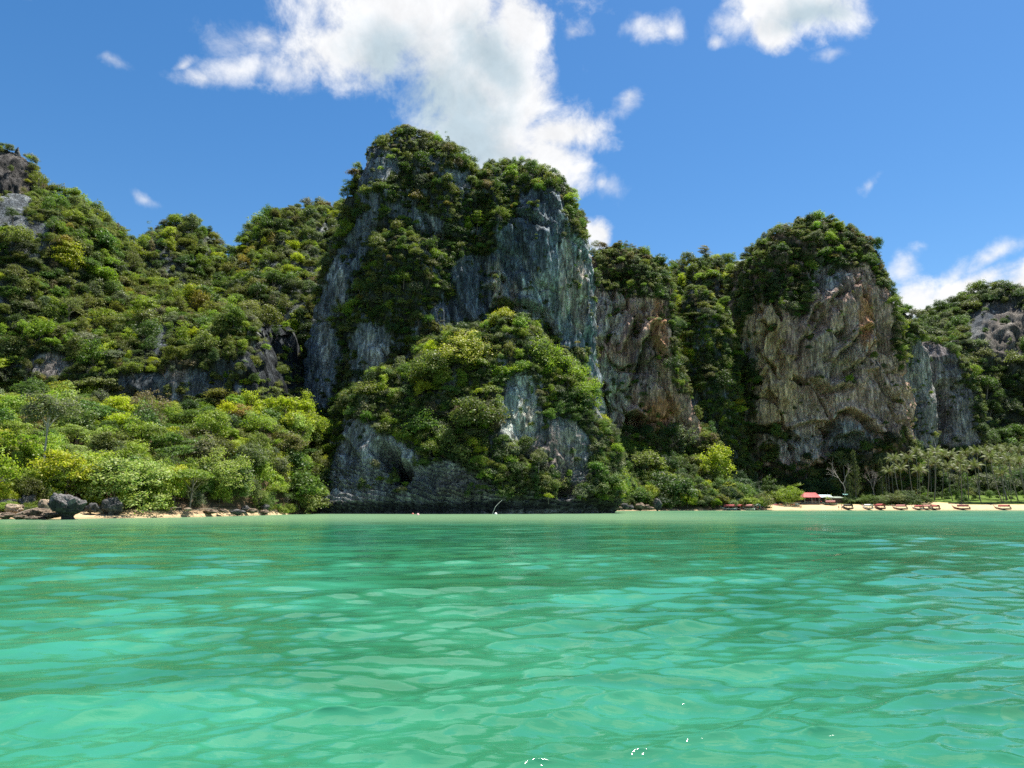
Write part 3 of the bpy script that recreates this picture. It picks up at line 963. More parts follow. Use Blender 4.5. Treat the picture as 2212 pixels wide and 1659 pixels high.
loft('peak', 'limestone_cliff', 'bare grey peak with a rusty streak at the left edge', 312,
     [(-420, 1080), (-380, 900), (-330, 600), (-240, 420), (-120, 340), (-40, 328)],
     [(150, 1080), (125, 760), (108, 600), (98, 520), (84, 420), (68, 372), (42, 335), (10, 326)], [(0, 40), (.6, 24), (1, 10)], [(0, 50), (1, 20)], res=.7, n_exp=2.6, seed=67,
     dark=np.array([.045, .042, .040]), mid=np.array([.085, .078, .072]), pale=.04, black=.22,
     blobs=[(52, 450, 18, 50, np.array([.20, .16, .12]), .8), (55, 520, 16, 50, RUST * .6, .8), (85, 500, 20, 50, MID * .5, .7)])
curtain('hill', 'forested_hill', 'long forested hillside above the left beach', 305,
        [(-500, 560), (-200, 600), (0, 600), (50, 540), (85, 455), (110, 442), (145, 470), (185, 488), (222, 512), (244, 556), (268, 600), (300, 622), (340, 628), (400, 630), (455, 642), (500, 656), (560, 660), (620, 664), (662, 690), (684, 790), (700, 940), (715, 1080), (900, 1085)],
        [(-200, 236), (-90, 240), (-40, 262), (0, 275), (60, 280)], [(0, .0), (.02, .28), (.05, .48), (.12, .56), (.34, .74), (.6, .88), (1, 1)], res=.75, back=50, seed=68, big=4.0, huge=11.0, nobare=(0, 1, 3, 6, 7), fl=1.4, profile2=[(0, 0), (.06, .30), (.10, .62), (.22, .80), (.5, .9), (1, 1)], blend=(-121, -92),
        dark=DARK * .65, mid=MID * .75, pale=.2, black=.25, blobs=[(605, 790, 110, 110, DARK * .30, .92), (380, 860, 60, 60, MID, .6), (480, 860, 40, 60, DARK * 1.2, .6), (110, 800, 40, 30, np.array([.25, .2, .17]), .6), (385, 790, 20, 40, np.array([.33, .24, .18]), .6)],  # first blob paints shade on the wall beside the tower into its colour
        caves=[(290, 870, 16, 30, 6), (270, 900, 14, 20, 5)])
# the central tower
loft('d1', 'limestone_tower', 'tall central limestone tower with shrubs on its ledges', 308,
     [(640, 1080), (662, 900), (684, 770), (691, 690), (706, 612), (738, 522), (762, 470), (770, 420), (788, 367), (808, 325), (845, 303), (876, 291)],
     [(1180, 1080), (1150, 900), (1120, 700), (1090, 600), (1064, 500), (1036, 415), (1006, 355), (976, 324), (930, 301), (886, 291)],
     [(0, 34), (.4, 26), (.75, 18), (1, 10)], [(0, 40), (1, 16)], res=.52, n_exp=2.7, seed=70, rib=5.0, dark=np.array([.07, .088, .105]), mid=np.array([.155, .175, .185]), pale=.22, black=.14,
     blobs=[(880, 395, 22, 40, PALE * .6, .5), (735, 640, 14, 60, PALE * .8, .6), (702, 740, 14, 60, PALE * .75, .6), (935, 690, 30, 40, PALE * .7, .5), (830, 800, 22, 40, PALE, .6)])
loft('d2', 'limestone_tower', 'right half of the central tower with a pale streaked wall', 312,
     [(940, 1080), (955, 900), (965, 600), (996, 440), (1030, 388), (1062, 372), (1098, 366)],
     [(1310, 1080), (1292, 900), (1279, 750), (1277, 575), (1262, 515), (1238, 460), (1215, 425), (1198, 402), (1170, 386), (1130, 374), (1104, 366)],
     [(0, 28), (.4, 24), (.75, 22), (1, 10)], [(0, 40), (1, 18)], res=.52, n_exp=2.8, seed=71, rib=7.0, dark=np.array([.065, .085, .105]), mid=np.array([.15, .175, .185]), pale=.26, black=.16,
     blobs=[(1060, 620, 45, 55, PALE * .75, .65), (1165, 660, 45, 70, np.array([.36, .40, .36]), .75), (1180, 720, 35, 40, np.array([.34, .37, .33]), .7), (1075, 640, 10, 70, np.array([.42, .34, .24]), .7), (1222, 600, 12, 70, np.array([.40, .32, .23]), .7), (1250, 640, 16, 70, np.array([.3, .235, .18]), .8), (1150, 520, 50, 40, np.array([.09, .115, .14]), .8), (1110, 660, 12, 50, np.array([.33, .27, .2]), .6)],
     creases=[(PU(T3, (1060, 1290), (1180, 1290), (1290, 1240)), 9, 6), (PU(T3, (1480, 700), (1600, 740), (1680, 800)), 6, 4), (PU(T3, (1380, 1150), (1350, 1300), (1300, 1420)), 6, 4), (PU(T3, (1760, 1560), (1680, 1380), (1500, 1340)), 7, 4)],
     caves=[(1070, 690, 40, 26, 3.5), (1262, 660, 5, 8, 2)])
loft('d3', 'limestone_buttress', 'shrub covered buttress on the front left of the central tower', 284,
     [(735, 1080), (742, 900), (758, 760), (772, 680), (796, 605), (825, 535), (855, 510)],
     [(1020, 1080), (1000, 860), (985, 760), (968, 640), (940, 560), (905, 520), (865, 509)], [(0, 26), (.6, 12), (1, 7)], [(0, 30), (1, 25)], res=.6, n_exp=2.2, seed=72,
     dark=np.array([.075, .095, .115]), mid=np.array([.16, .185, .195]), pale=.12, blobs=[(830, 800, 26, 50, PALE, .6), (800, 770, 16, 50, PALE * .8, .5)])
# the outcrop standing in the water
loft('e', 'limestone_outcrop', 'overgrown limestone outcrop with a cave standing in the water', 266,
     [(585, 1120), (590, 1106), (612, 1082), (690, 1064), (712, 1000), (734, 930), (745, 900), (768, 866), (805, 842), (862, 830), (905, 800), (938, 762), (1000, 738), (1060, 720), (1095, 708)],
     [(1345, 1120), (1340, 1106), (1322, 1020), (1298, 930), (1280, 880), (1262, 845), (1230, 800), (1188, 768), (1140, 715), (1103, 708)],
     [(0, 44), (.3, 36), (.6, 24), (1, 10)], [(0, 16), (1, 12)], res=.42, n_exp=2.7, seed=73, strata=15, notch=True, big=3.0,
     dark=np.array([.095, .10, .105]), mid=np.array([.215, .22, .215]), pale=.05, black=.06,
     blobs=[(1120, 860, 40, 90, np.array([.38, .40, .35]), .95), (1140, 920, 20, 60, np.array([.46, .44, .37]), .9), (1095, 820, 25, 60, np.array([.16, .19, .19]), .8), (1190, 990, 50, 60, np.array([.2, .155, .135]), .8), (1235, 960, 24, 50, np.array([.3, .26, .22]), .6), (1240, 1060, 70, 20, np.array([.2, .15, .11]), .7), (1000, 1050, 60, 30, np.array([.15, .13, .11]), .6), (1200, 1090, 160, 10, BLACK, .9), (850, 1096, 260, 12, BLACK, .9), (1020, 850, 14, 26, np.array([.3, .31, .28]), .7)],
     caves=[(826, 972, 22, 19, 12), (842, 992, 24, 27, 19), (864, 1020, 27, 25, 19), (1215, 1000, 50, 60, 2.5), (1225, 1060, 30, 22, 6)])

# ------------------------------------------------------------------ plants
TINTS = {'olive': (.138, .158, .042), 'dark green': (.062, .098, .028), 'mid green': (.098, .155, .034), 'lime green': (.20, .262, .034),
         'yellow-green': (.30, .33, .028), 'grey-green': (.130, .148, .080), 'brownish': (.165, .138, .076), 'golden': (.25, .21, .048), 'pale lime': (.24, .295, .080),
         'deep green': (.036, .070, .023)}


def leaf_quads(c, n, s, asp, rng):
    """rhombic leaf clusters at c facing n"""
    k = len(c)
    r = rng.normal(size=(k, 3))
    t1 = np.cross(n, r)
    t1 /= np.maximum(np.linalg.norm(t1, axis=1, keepdims=True), 1e-6)
    t2 = np.cross(n, t1)
    s = s[:, None]
    fold = n * s * rng.uniform(-.25, .15, (k, 1))
    v = np.stack([c - t1 * s, c + t2 * s * asp + fold, c + t1 * s, c - t2 * s * asp + fold], 1).reshape(-1, 3)
    return v, np.arange(4 * k).reshape(-1, 4)


def sphere_dirs(k, rng, zmin=-1.0):
    z = rng.uniform(zmin, 1, k)
    a = rng.uniform(0, 2 * math.pi, k)
    r = np.sqrt(1 - z * z)
    return np.stack([r * np.cos(a), r * np.sin(a), z], 1)


def crown_mesh(name, kind, seed):
    rng = np.random.default_rng(seed)
    rx, rz, npf, pr, per, ls, zmin = dict(
        round=(1.0, .85, 60, .27, 76, .046, -.4), spread=(1.0, .42, 60, .23, 74, .044, -.2), tall=(.78, 1.25, 60, .25, 74, .046, -.7),
        dome=(1.0, .80, 110, .20, 88, .029, -.6), sparse=(1.0, .75, 50, .22, 40, .038, -.3), shrub=(1.0, .78, 34, .33, 62, .056, -.5),
        shrub_tall=(.8, 1.05, 34, .30, 60, .056, -.7), creeper=(.6, 1.7, 40, .28, 52, .052, -.95), tuft=(1.0, .7, 20, .38, 60, .066, -.3))[kind]
    d = sphere_dirs(npf, rng, zmin)
    # uneven outline: some sectors bulge, others fall short
    bump = 1 + .42 * np.sin(d[:, 0] * 3.1 + seed) * np.cos(d[:, 1] * 2.7 + seed * 1.7) + rng.normal(0, .14, npf)
    rad_ = (rng.uniform(.45, 1, npf) ** .5) * (1 - pr * .6) * bump
    pc = d * rad_[:, None] * np.array([rx, rx, rz])
    if kind == 'spread':
        pc[:, 2] = np.round(pc[:, 2] / .22) * .22 + rng.normal(0, .03, npf)
    prs = pr * rng.uniform(.45, 1.4, npf)
    cs, ns, ss = [], [], []
    flat = .42 if kind == 'spread' else .72
    for i in range(npf):
        k = int(per * (prs[i] / pr) ** 1.6)
        dd = sphere_dirs(k, rng, -.45)
        cs.append(pc[i] + dd * prs[i] * np.where(rng.random((k, 1)) < .78, rng.uniform(.5, 1.05, (k, 1)), rng.uniform(1.0, 1.6, (k, 1))) * np.array([1, 1, flat]))
        nn = dd * .8 + np.array([0, 0, .55]) + rng.normal(0, .42, (k, 3))
        ns.append(nn / np.linalg.norm(nn, axis=1, keepdims=True))
        ss.append(ls * rng.uniform(.6, 1.45, k))
    v, f = leaf_quads(np.concatenate(cs), np.concatenate(ns), np.concatenate(ss), .62, rng)
    return mesh_np(name, v, f, M_LEAF)


def conifer_mesh(seed):
    rng = np.random.default_rng(seed)
    cs, ns, ss = [], [], []
    for i in range(150):
        h = rng.uniform(0, 1) ** .8
        r = (1 - h) ** .8 * .34 + .03
        a = rng.uniform(0, 6.283)
        L_ = r * rng.uniform(.6, 1.15)
        k = 22
        t_ = rng.uniform(.15, 1, k)
        p = np.stack([np.cos(a) * L_ * t_, np.sin(a) * L_ * t_, h + .10 * t_ * rng.uniform(.6, 1.2)], 1) + rng.normal(0, .018, (k, 3))
        cs.append(p)
        nn = rng.normal(0, .6, (k, 3)) + np.array([np.cos(a) * .5, np.sin(a) * .5, .4])
        ns.append(nn / np.linalg.norm(nn, axis=1, keepdims=True))
        ss.append(rng.uniform(.012, .026, k))
    v, f = leaf_quads(np.concatenate(cs), np.concatenate(ns), np.concatenate(ss), .35, rng)
    return mesh_np('needle_crown', v, f, M_LEAF)


def trunk_mesh(name, seed, mat, limbs=5, r0=.035):
    """unit tall trunk; limbs fork out of its upper half into the crown"""
    rng = random.Random(seed)
    b = MB()
    lean = Vector((rng.uniform(-.08, .08), rng.uniform(-.08, .08), 0))
    pts = [Vector((0, 0, -.08)), Vector((0, 0, .02)), lean * .5 + Vector((0, 0, .4)), lean + Vector((0, 0, .75)), lean * 1.1 + Vector((rng.uniform(-.05, .05), 0, 1.1))]
    b.tube(pts, [r0 * 1.6, r0 * 1.15, r0 * .9, r0 * .75, r0 * .3], 7)
    for i in range(limbs):
        a = 6.283 * i / limbs + rng.uniform(-.5, .5)
        h0 = rng.uniform(.5, .85)
        p0 = lean * h0 + Vector((0, 0, h0))
        o = Vector((math.cos(a), math.sin(a), 0)) * rng.uniform(.28, .5)
        b.tube([p0, p0 + o * .45 + Vector((0, 0, .14)), p0 + o + Vector((0, 0, rng.uniform(.22, .45)))], [r0 * .55, r0 * .38, r0 * .12], 5)
    return b.mesh(name, mat, True)


def bare_mesh(seed, mat, spread=.55, depth=5, r0=.026, first=.34):
    """leafless tree, one metre tall: returns trunk mesh and branch mesh"""
    rng = random.Random(seed)
    tr, br = MB(), MB()

    def grow(p, d, ln, r, k, out):
        mid = p + d * ln * .5 + Vector((rng.uniform(-1, 1), rng.uniform(-1, 1), rng.uniform(-.5, .8))) * ln * .10
        e = p + d * ln
        out.tube([p, mid, e], [r, r * .82, r * .62], 5 if k < 3 else 3, False)
        if k >= depth:
            return
        for j in range(rng.choice((2, 3, 3)) if k < 3 else rng.choice((2, 2, 3))):
            nd = (d + Vector((rng.uniform(-1, 1), rng.uniform(-1, 1), rng.uniform(-.35, .7))) * spread * 1.3).normalized()
            grow(e, nd, ln * rng.uniform(.58, .82), r * .6, k + 1, br)
    grow(Vector((0, 0, -.03)), Vector((rng.uniform(-.1, .1), 0, 1)).normalized(), first, r0, 0, tr)
    return tr.mesh('trunk', mat, True), br.mesh('branches', mat, True)


CROWNS = {}
for kd in ('round', 'spread', 'tall', 'dome', 'sparse', 'shrub', 'shrub_tall', 'creeper', 'tuft'):
    CROWNS[kd] = [crown_mesh('crown', kd, 100 + 13 * j + len(kd) * 7) for j in range(3)]
TRUNKS = [trunk_mesh('trunk', 5 + j, M_BARK) for j in range(3)]
PALE_TRUNKS = [trunk_mesh('trunk', 15 + j, M_PALEBARK, 6, .03) for j in range(2)]

# stand-alone templates the far foliage is drawn from (never linked to the scene)
TPL = bpy.data.collections.new('foliage_kinds')
KINDS_ORDER = []
for kd in sorted(CROWNS):
    for j, me in enumerate(CROWNS[kd]):
        o = bpy.data.objects.new('kind_%02d' % len(KINDS_ORDER), me)
        TPL.objects.link(o)
        KINDS_ORDER.append((kd, j))


def stuff_foliage(name, label, plants):
    """one object of foliage too small and too dense to count"""
    me = bpy.data.meshes.new(name)
    n = len(plants)
    me.vertices.add(n)
    me.vertices.foreach_set('co', np.array([p['c'] for p in plants], np.float32).ravel())
    a = me.attributes.new('kind', 'INT', 'POINT')
    a.data.foreach_set('value', np.array([KINDS_ORDER.index((p['kind'], p['var'])) for p in plants], np.int32))
    a = me.attributes.new('size', 'FLOAT_VECTOR', 'POINT')
    a.data.foreach_set('vector', np.array([p['s'] for p in plants], np.float32).ravel())
    a = me.attributes.new('turn', 'FLOAT_VECTOR', 'POINT')
    a.data.foreach_set('vector', np.array([p['rot'] for p in plants], np.float32).ravel())
    color_attr(me, 'tint', np.array([p['tint'] for p in plants]))
    ob = link_mesh(name, me)
    g = bpy.data.node_groups.new(name, 'GeometryNodeTree')
    g.interface.new_socket('Geometry', in_out='INPUT', socket_type='NodeSocketGeometry')
    g.interface.new_socket('Geometry', in_out='OUTPUT', socket_type='NodeSocketGeometry')
    gi, go = g.nodes.new('NodeGroupInput'), g.nodes.new('NodeGroupOutput')
    ip = g.nodes.new('GeometryNodeInstanceOnPoints')
    ci = g.nodes.new('GeometryNodeCollectionInfo')
    ci.inputs['Collection'].default_value = TPL
    ci.inputs['Separate Children'].default_value = True
    ci.inputs['Reset Children'].default_value = True
    ip.inputs['Pick Instance'].default_value = True

    def named(nm, typ):
        q = g.nodes.new('GeometryNodeInputNamedAttribute')
        q.data_type = typ
        q.inputs['Name'].default_value = nm
        return q.outputs['Attribute']
    g.links.new(gi.outputs[0], ip.inputs['Points'])
    g.links.new(ci.outputs[0], ip.inputs['Instance'])
    g.links.new(named('kind', 'INT'), ip.inputs['Instance Index'])
    g.links.new(named('size', 'FLOAT_VECTOR'), ip.inputs['Scale'])
    er = g.nodes.new('FunctionNodeEulerToRotation')
    g.links.new(named('turn', 'FLOAT_VECTOR'), er.inputs[0])
    g.links.new(er.outputs[0], ip.inputs['Rotation'])
    g.links.new(ip.outputs[0], go.inputs[0])
    ob.modifiers.new('foliage', 'NODES').node_group = g
    return tag(ob, label, None, None, 'stuff')


def thin(pos, spacing, order):
    """keep points no closer than spacing (array, per point)"""
    keep, grid = [], {}
    cell = float(np.max(spacing))
    for i in order:
        p = pos[i]
        k = (int(p[0] // cell), int(p[1] // cell), int(p[2] // cell))
        ok = True
        for dx in (-1, 0, 1):
            for dy in (-1, 0, 1):
                for dz in (-1, 0, 1):
                    for j in grid.get((k[0] + dx, k[1] + dy, k[2] + dz), ()):
                        q = pos[j]
                        if (p[0] - q[0]) ** 2 + (p[1] - q[1]) ** 2 + (p[2] - q[2]) ** 2 < (.5 * (spacing[i] + spacing[j])) ** 2:
                            ok = False
                            break
                    if not ok:
                        break
                if not ok:
                    break
            if not ok:
                break
        if ok:
            keep.append(i)
            grid.setdefault(k, []).append(i)
    return keep


PLANTS = []


def mk_plant(base, c, R, kind, tname, zone, rng, jitter=.16, squash=1.0, tint=None, trunk=None, **kw):
    tb = np.array(TINTS[tname] if tint is None else tint) * (1 + rng.normal(0, jitter)) * (1 + rng.normal(0, .05, 3))
    d = dict(base=np.array(base, float), c=np.array(c, float), R=R, kind=kind, var=int(rng.integers(0, 3)), tn=tname, tint=np.clip(tb, .01, .4), zone=zone,
             s=(R * rng.uniform(.78, 1.25), R * rng.uniform(.78, 1.25), R * squash), rot=(rng.normal(0, .2), rng.normal(0, .2), rng.uniform(0, 6.283)), hero=False, trunk=trunk)
    d.update(kw)
    PLANTS.append(d)
    return d


def pick(rng, table):
    ks = list(table)
    w = np.array([table[k] for k in ks], float)
    return ks[int(rng.choice(len(ks), p=w / w.sum()))]


def on_surface(key, zone, Rr, space, tints, kinds, seed, bare_p=.07, n=20000, vmax=1085, lift=.35, zcap=None):
    s = SURF[key]
    rng = np.random.default_rng(seed)
    P, Nn = s['P'], s['N']
    a = P[:-1, :-1]
    area = np.linalg.norm(np.cross(P[1:, :-1] - a, P[:-1, 1:] - a), axis=-1)
    view = C0 - a
    view /= np.linalg.norm(view, axis=-1, keepdims=True)
    nn = Nn[:-1, :-1]
    face = (nn * view).sum(-1)
    ok = (face > -.35) & (a[..., 2] > .5) & (s['uv'][:-1, :-1, 1] < vmax) & (s['uv'][:-1, :-1, 0] > -160) & (s['uv'][:-1, :-1, 0] < 2400)
    pb = np.where(s['veg'][:-1, :-1], 1.0, bare_p * (fbm(a * .12, 2) > .05))
    # ledges carry more than walls, and the cover is patchy
    pb = pb * (.55 + .6 * sstep(nn[..., 2], -.25, .4)) * (.45 + .9 * sstep(fbm(a * .06 + 9, 3), -.5, .15))
    w = (area * ok * pb).ravel()
    ids = rng.choice(len(w), size=n, p=w / w.sum())
    pos, nrm, vg = a.reshape(-1, 3)[ids], nn.reshape(-1, 3)[ids], s['veg'][:-1, :-1].ravel()[ids]
    pos = pos + rng.normal(0, .2, pos.shape)
    R = Rr[0] * .75 + (Rr[1] * 1.08 - Rr[0] * .75) * rng.random(n) ** 1.9
    R = np.where(vg, R, R * .5)
    mood = fbm(pos * .045 + 33, 2)
    for i in thin(pos, R * space, range(n)):
        up = np.array([0, 0, 1.0])
        c = pos[i] + nrm[i] * R[i] * lift + up * R[i] * (.32 + (rng.uniform(.3, 1.1) if rng.random() < .14 else 0))
        tb = dict(tints)
        if mood[i] > .25:
            for k_ in ('lime green', 'yellow-green', 'golden'):
                if k_ in tb:
                    tb[k_] *= 2.5
        mk_plant(pos[i], c, R[i], pick(rng, kinds), pick(rng, tb), zone, rng, squash=rng.uniform(.6, 1.3))


def on_ground(zone, xr, dr, Rr, space, tints, kinds, seed, n=4000, trunk=(.9, 1.5), keep=None):
    rng = np.random.default_rng(seed)
    x = rng.uniform(*xr, n)
    d = rng.uniform(*dr, n)
    y = shore(x) + d
    z = ground_z(x, y)
    R = Rr[0] + (Rr[1] - Rr[0]) * rng.random(n) ** 1.3
    pos = np.stack([x, y, z], -1)
    ok = np.ones(n, bool) if keep is None else keep(pos)
    hero = [p for p in PLANTS if p['hero']]
    for i in thin(pos, R * space, [i for i in range(n) if ok[i]]):
        th = R[i] * rng.uniform(*trunk)
        c = pos[i] + np.array([0, 0, th])
        mk_plant(pos[i], c, R[i], pick(rng, kinds), pick(rng, tints), zone, rng, squash=rng.uniform(.65, 1.3), trunk=th)


def ray_to_ground(u, v, trunk, y0=100, y1=520):
    """where along the sight line a crown centre sits 'trunk' above the ground"""
    d = ray(u, v)
    ys = np.linspace(y0, y1, 1600)
    pts = C0[None] + d[None] * (ys / d[1])[:, None]
    g = ground_z(pts[:, 0], pts[:, 1])
    ok = (pts[:, 2] - trunk <= g) & (ys > shore(pts[:, 0]) + 1.0)
    k = int(np.argmax(ok)) if ok.any() else -1
    return pts[k]


def hero(u, v, ru, kind, tname, label, trunk, name='tree', cat='tree', squash=1.0, y=None, pale=False, tint=None, group=None):
    rng = np.random.default_rng(int(u * 7 + v))
    c = ray_to_ground(u, v, trunk) if y is None else at_plane(u, v, y)
    R = ru / FU * c[1]
    base = np.array([c[0], c[1], ground_z(c[0], c[1])]) if y is None else c - np.array([0, 0, trunk])
    mk_plant(base, c, R, kind, tname, 'hero', rng, .05, squash, tint, c[2] - base[2], hero=True, label=label, name=name, cat=cat, pale=pale, group=group)


# named trees of the little beach on the left and its wood
H = [
    (22, 985, 64, 'spread', 'lime green', 'bright lime spreading tree at the left edge, above the shore shrubs', 6, .9),
    (104, 893, 58, 'round', 'grey-green', 'tall grey-olive tree on a long bare pale trunk, left wood', 17, .85, True),
    (30, 822, 52, 'spread', 'lime green', 'layered lime tree at the upper left edge of the left wood', 9, 1.0),
    (133, 830, 34, 'round', 'mid green', 'dense mid green tree left of the white-branched umbrella tree', 8),
    (198, 890, 40, 'spread', 'mid green', 'layered green tree right below the white-branched umbrella tree', 7),
    (324, 872, 44, 'sparse', 'brownish', 'brown dry-leaved tree in front of the pale cave wall, left', 10, .95),
    (455, 783, 32, 'shrub_tall', 'mid green', 'fresh green tree clinging to the dark wall above the left wood', 5, 1.2),
    (273, 1042, 84, 'dome', 'pale lime', 'broad pale lime tree with a visible trunk on the little left beach', 5.2, .82),
    (475, 1032, 70, 'dome', 'pale lime', 'tall pale lime dome-shaped tree at the right end of the left beach', 5.0, 1.02),
    (372, 1046, 44, 'dome', 'lime green', 'saturated yellow-green bush between the two pale lime beach trees', 3.6, 1.1),
    (75, 1052, 52, 'dome', 'lime green', 'low green shrub behind the mushroom-shaped rock, to its left', 3.2, .8),
    (165, 1050, 54, 'dome', 'lime green', 'green bush right above the mushroom-shaped rock', 3.4, .85),
    (2, 1078, 30, 'dome', 'yellow-green', 'bright yellow-green bush at the far left waterline', 2.4, 1.0),
    (614, 880, 44, 'spread', 'yellow-green', 'vivid yellow flat-topped tree left of the cave outcrop', 7, 1.0),
    (517, 895, 28, 'round', 'golden', 'golden olive tree left of the vivid yellow tree', 6),
    (470, 921, 30, 'round', 'grey-green', 'dark grey-green round tree below the grey cliff wall, left wood', 5),
    (306, 932, 48, 'spread', 'lime green', 'layered lime tree in the middle of the left wood', 7, 1.1),
    (234, 962, 34, 'round', 'olive', 'olive tree in the left wood above the beach trees', 5),
    (398, 958, 34, 'sparse', 'grey-green', 'silvery green feathery tree in the middle of the left wood', 5, 1.1),
    (668, 930, 52, 'round', 'lime green', 'soft lime rounded tree against the left edge of the cave outcrop', 6, .95),
    (620, 966, 40, 'round', 'olive', 'olive tree below the vivid yellow tree', 5),
    (648, 1060, 60, 'round', 'mid green', 'fresh green bush on the dark rock left of the cave outcrop', 5, .95),
    (596, 1012, 32, 'round', 'grey-green', 'grey-leaved bush above the fresh green bush, left of the outcrop', 5),
    (697, 800, 40, 'round', 'olive', 'olive green tree high against the left foot of the central tower', 7, 1.15),
    (606, 818, 34, 'round', 'grey-green', 'grey-green tree under the dark wall left of the central tower', 6),
    (672, 850, 38, 'round', 'mid green', 'mid green tree between the vivid yellow tree and the tower foot', 6),
    (738, 870, 34, 'round', 'olive', 'olive bush at the upper left corner of the cave outcrop', 5),
    (560, 925, 36, 'sparse', 'lime green', 'loose light green tree with white twigs below the golden olive tree', 5),
    (548, 1005, 32, 'round', 'mid green', 'mid green tree behind the right pale lime beach tree', 5),
    (440, 970, 30, 'round', 'mid green', 'mid green tree above the right pale lime beach tree', 5),
]
for h in H:
    u, v, ru, kd, tn, lb, tr = h[:7]
    hero(u, v, ru, kd, tn, lb, tr, squash=h[7] if len(h) > 7 else 1.0, pale=len(h) > 8)
# on and around the outcrop
HE = [
    (1165, 1002 - 0, 0, 0, 0, 0, 0, 0)]
for (u, v, ru, kd, tn, lb, yy, sq) in [
    (1095, 1025 - 10, 0, '', '', '', 0, 0)]:
    pass
for (u, v, ru, kd, tn, lb, yy, sq) in [
    (1030, 905, 52, 'round', 'mid green', 'big glossy green tree on the outcrop left of its white wall', 231, .95),
    (1010, 752, 56, 'dome', 'yellow-green', 'yellow-green rounded tree on top of the outcrop', 246, .8),
    (1085, 690, 34, 'round', 'yellow-green', 'bright lime tree at the very top of the outcrop', 258, .9),
    (1190, 800, 60, 'dome', 'lime green', 'large lime bush on the right shoulder of the outcrop', 250, 1.1),
    (1245, 850, 42, 'dome', 'lime green', 'lime bush at the right edge of the outcrop above its stalactites', 250, 1.3),
    (935, 800, 44, 'round', 'olive', 'dark olive tree on the upper left of the outcrop', 242, 1.2),
    (860, 840, 30, 'sparse', 'brownish', 'pale brown bush on the left crest of the outcrop', 246, .9),
    (800, 850, 34, 'round', 'olive', 'yellowish olive bush on the left crest of the outcrop', 243, .9),
    (1000, 985, 34, 'shrub', 'olive', 'olive bush right of the outcrop cave', 229, 1.0),
    (955, 955, 30, 'shrub_tall', 'mid green', 'green bush at the right lip of the outcrop cave', 229, 1.2),
    (905, 925, 34, 'shrub', 'mid green', 'green bush above the outcrop cave', 231, .9),
    (1185, 1072, 9, 'tuft', 'yellow-green', 'small yellow bush low on the outcrop above the waterline', 221, .9)]:
    hero(u, v, ru, kd, tn, lb, 2.0, squash=sq, y=yy)
# wood at the foot of the right cliffs and round the hut
for h in [
    (1392, 938, 24, 'round', 'dark green', 'dark domed tree in front of the cave of the tan cliff', 9),
    (1470, 955, 36, 'tall', 'grey-green', 'tall soft green tree right of the cave, under the tan cliff', 9, 1.0),
    (1400, 1005, 40, 'round', 'olive', 'olive tree in the middle of the slope under the tan cliff', 6),
    (1545, 1010, 40, 'tall', 'yellow-green', 'tall yellow-green tree above the crowd of red-roofed boats', 9, 1.0),
    (1515, 950, 26, 'creeper', 'mid green', 'narrow ivy-clad tree right of the tall soft green tree', 6, 1.0),
    (1345, 1050, 32, 'tall', 'lime green', 'lime tree at the right foot of the outcrop', 4, 1.0),
    (1450, 1060, 44, 'round', 'dark green', 'glossy dark bush on the rocky shore left of the boat crowd', 4, 1.0),
    (1400, 1078, 16, 'shrub', 'lime green', 'small lime bush above the shore rocks', 2),
    (1605, 1045, 34, 'round', 'grey-green', 'grey-green tree behind the red-roofed boats', 6),
    (1650, 1010, 32, 'round', 'grey-green', 'dull grey-green domed tree on a dark trunk behind the boat crowd', 12),
    (1590, 960, 26, 'round', 'lime green', 'bright green tree at the foot of the leafy spur', 8),
    (1700, 1073, 27, 'dome', 'lime green', 'round bright green bush left of the red-roofed hut', 4),
    (1752, 1050, 27, 'round', 'mid green', 'mid green tree behind the red-roofed hut', 7, .85),
    (1795, 1000, 40, 'round', 'olive', 'big olive tree behind the hut, left of the dead white tree', 13, 1.15),
    (1822, 1050, 22, 'round', 'dark green', 'dark round tree under the dead white tree', 5),
    (1940, 955, 24, 'round', 'mid green', 'dark green tree at the foot of the right cliff above the palms', 6),
    (1915, 975, 22, 'round', 'golden', 'golden brown tree left of the palms under the right cliff', 7),
    (2035, 945, 18, 'round', 'dark green', 'dark round tree in the mouth of the shaded recess, right cliff', 6),
    (1878, 1082, 16, 'dome', 'mid green', 'pale green beach bush left of the long hedge', 2),
    (1925, 1080, 22, 'dome', 'grey-green', 'grey-green beach bush in the middle of the hedge', 2.4, .8),
    (1965, 1078, 26, 'dome', 'dark green', 'dark beach bush at the right end of the hedge', 2.6, .8),
    (1900, 1083, 16, 'dome', 'grey-green', 'small grey-green bush between the beach bushes', 2, .8),
    (2002, 1082, 14, 'dome', 'dark green', 'low dark bush beside the sandy path', 1.8, .8),
    (2082, 1080, 12, 'dome', 'dark green', 'lone round bush on the lawn edge behind the boats', 1.6),
    (2045, 1045, 24, 'spread', 'dark green', 'dark spreading tree among the palms by the lawn', 6, 1.2),
    (2182, 1045, 15, 'round', 'golden', 'small orange-tinted tree among the palms at the right', 5),
    (2035, 1015, 24, 'round', 'lime green', 'fresh green tree among the palm trunks', 9),
]:
    u, v, ru, kd, tn, lb, tr = h[:7]
    hero(u, v, ru, kd, tn, lb, tr, squash=h[7] if len(h) > 7 else 1.0)

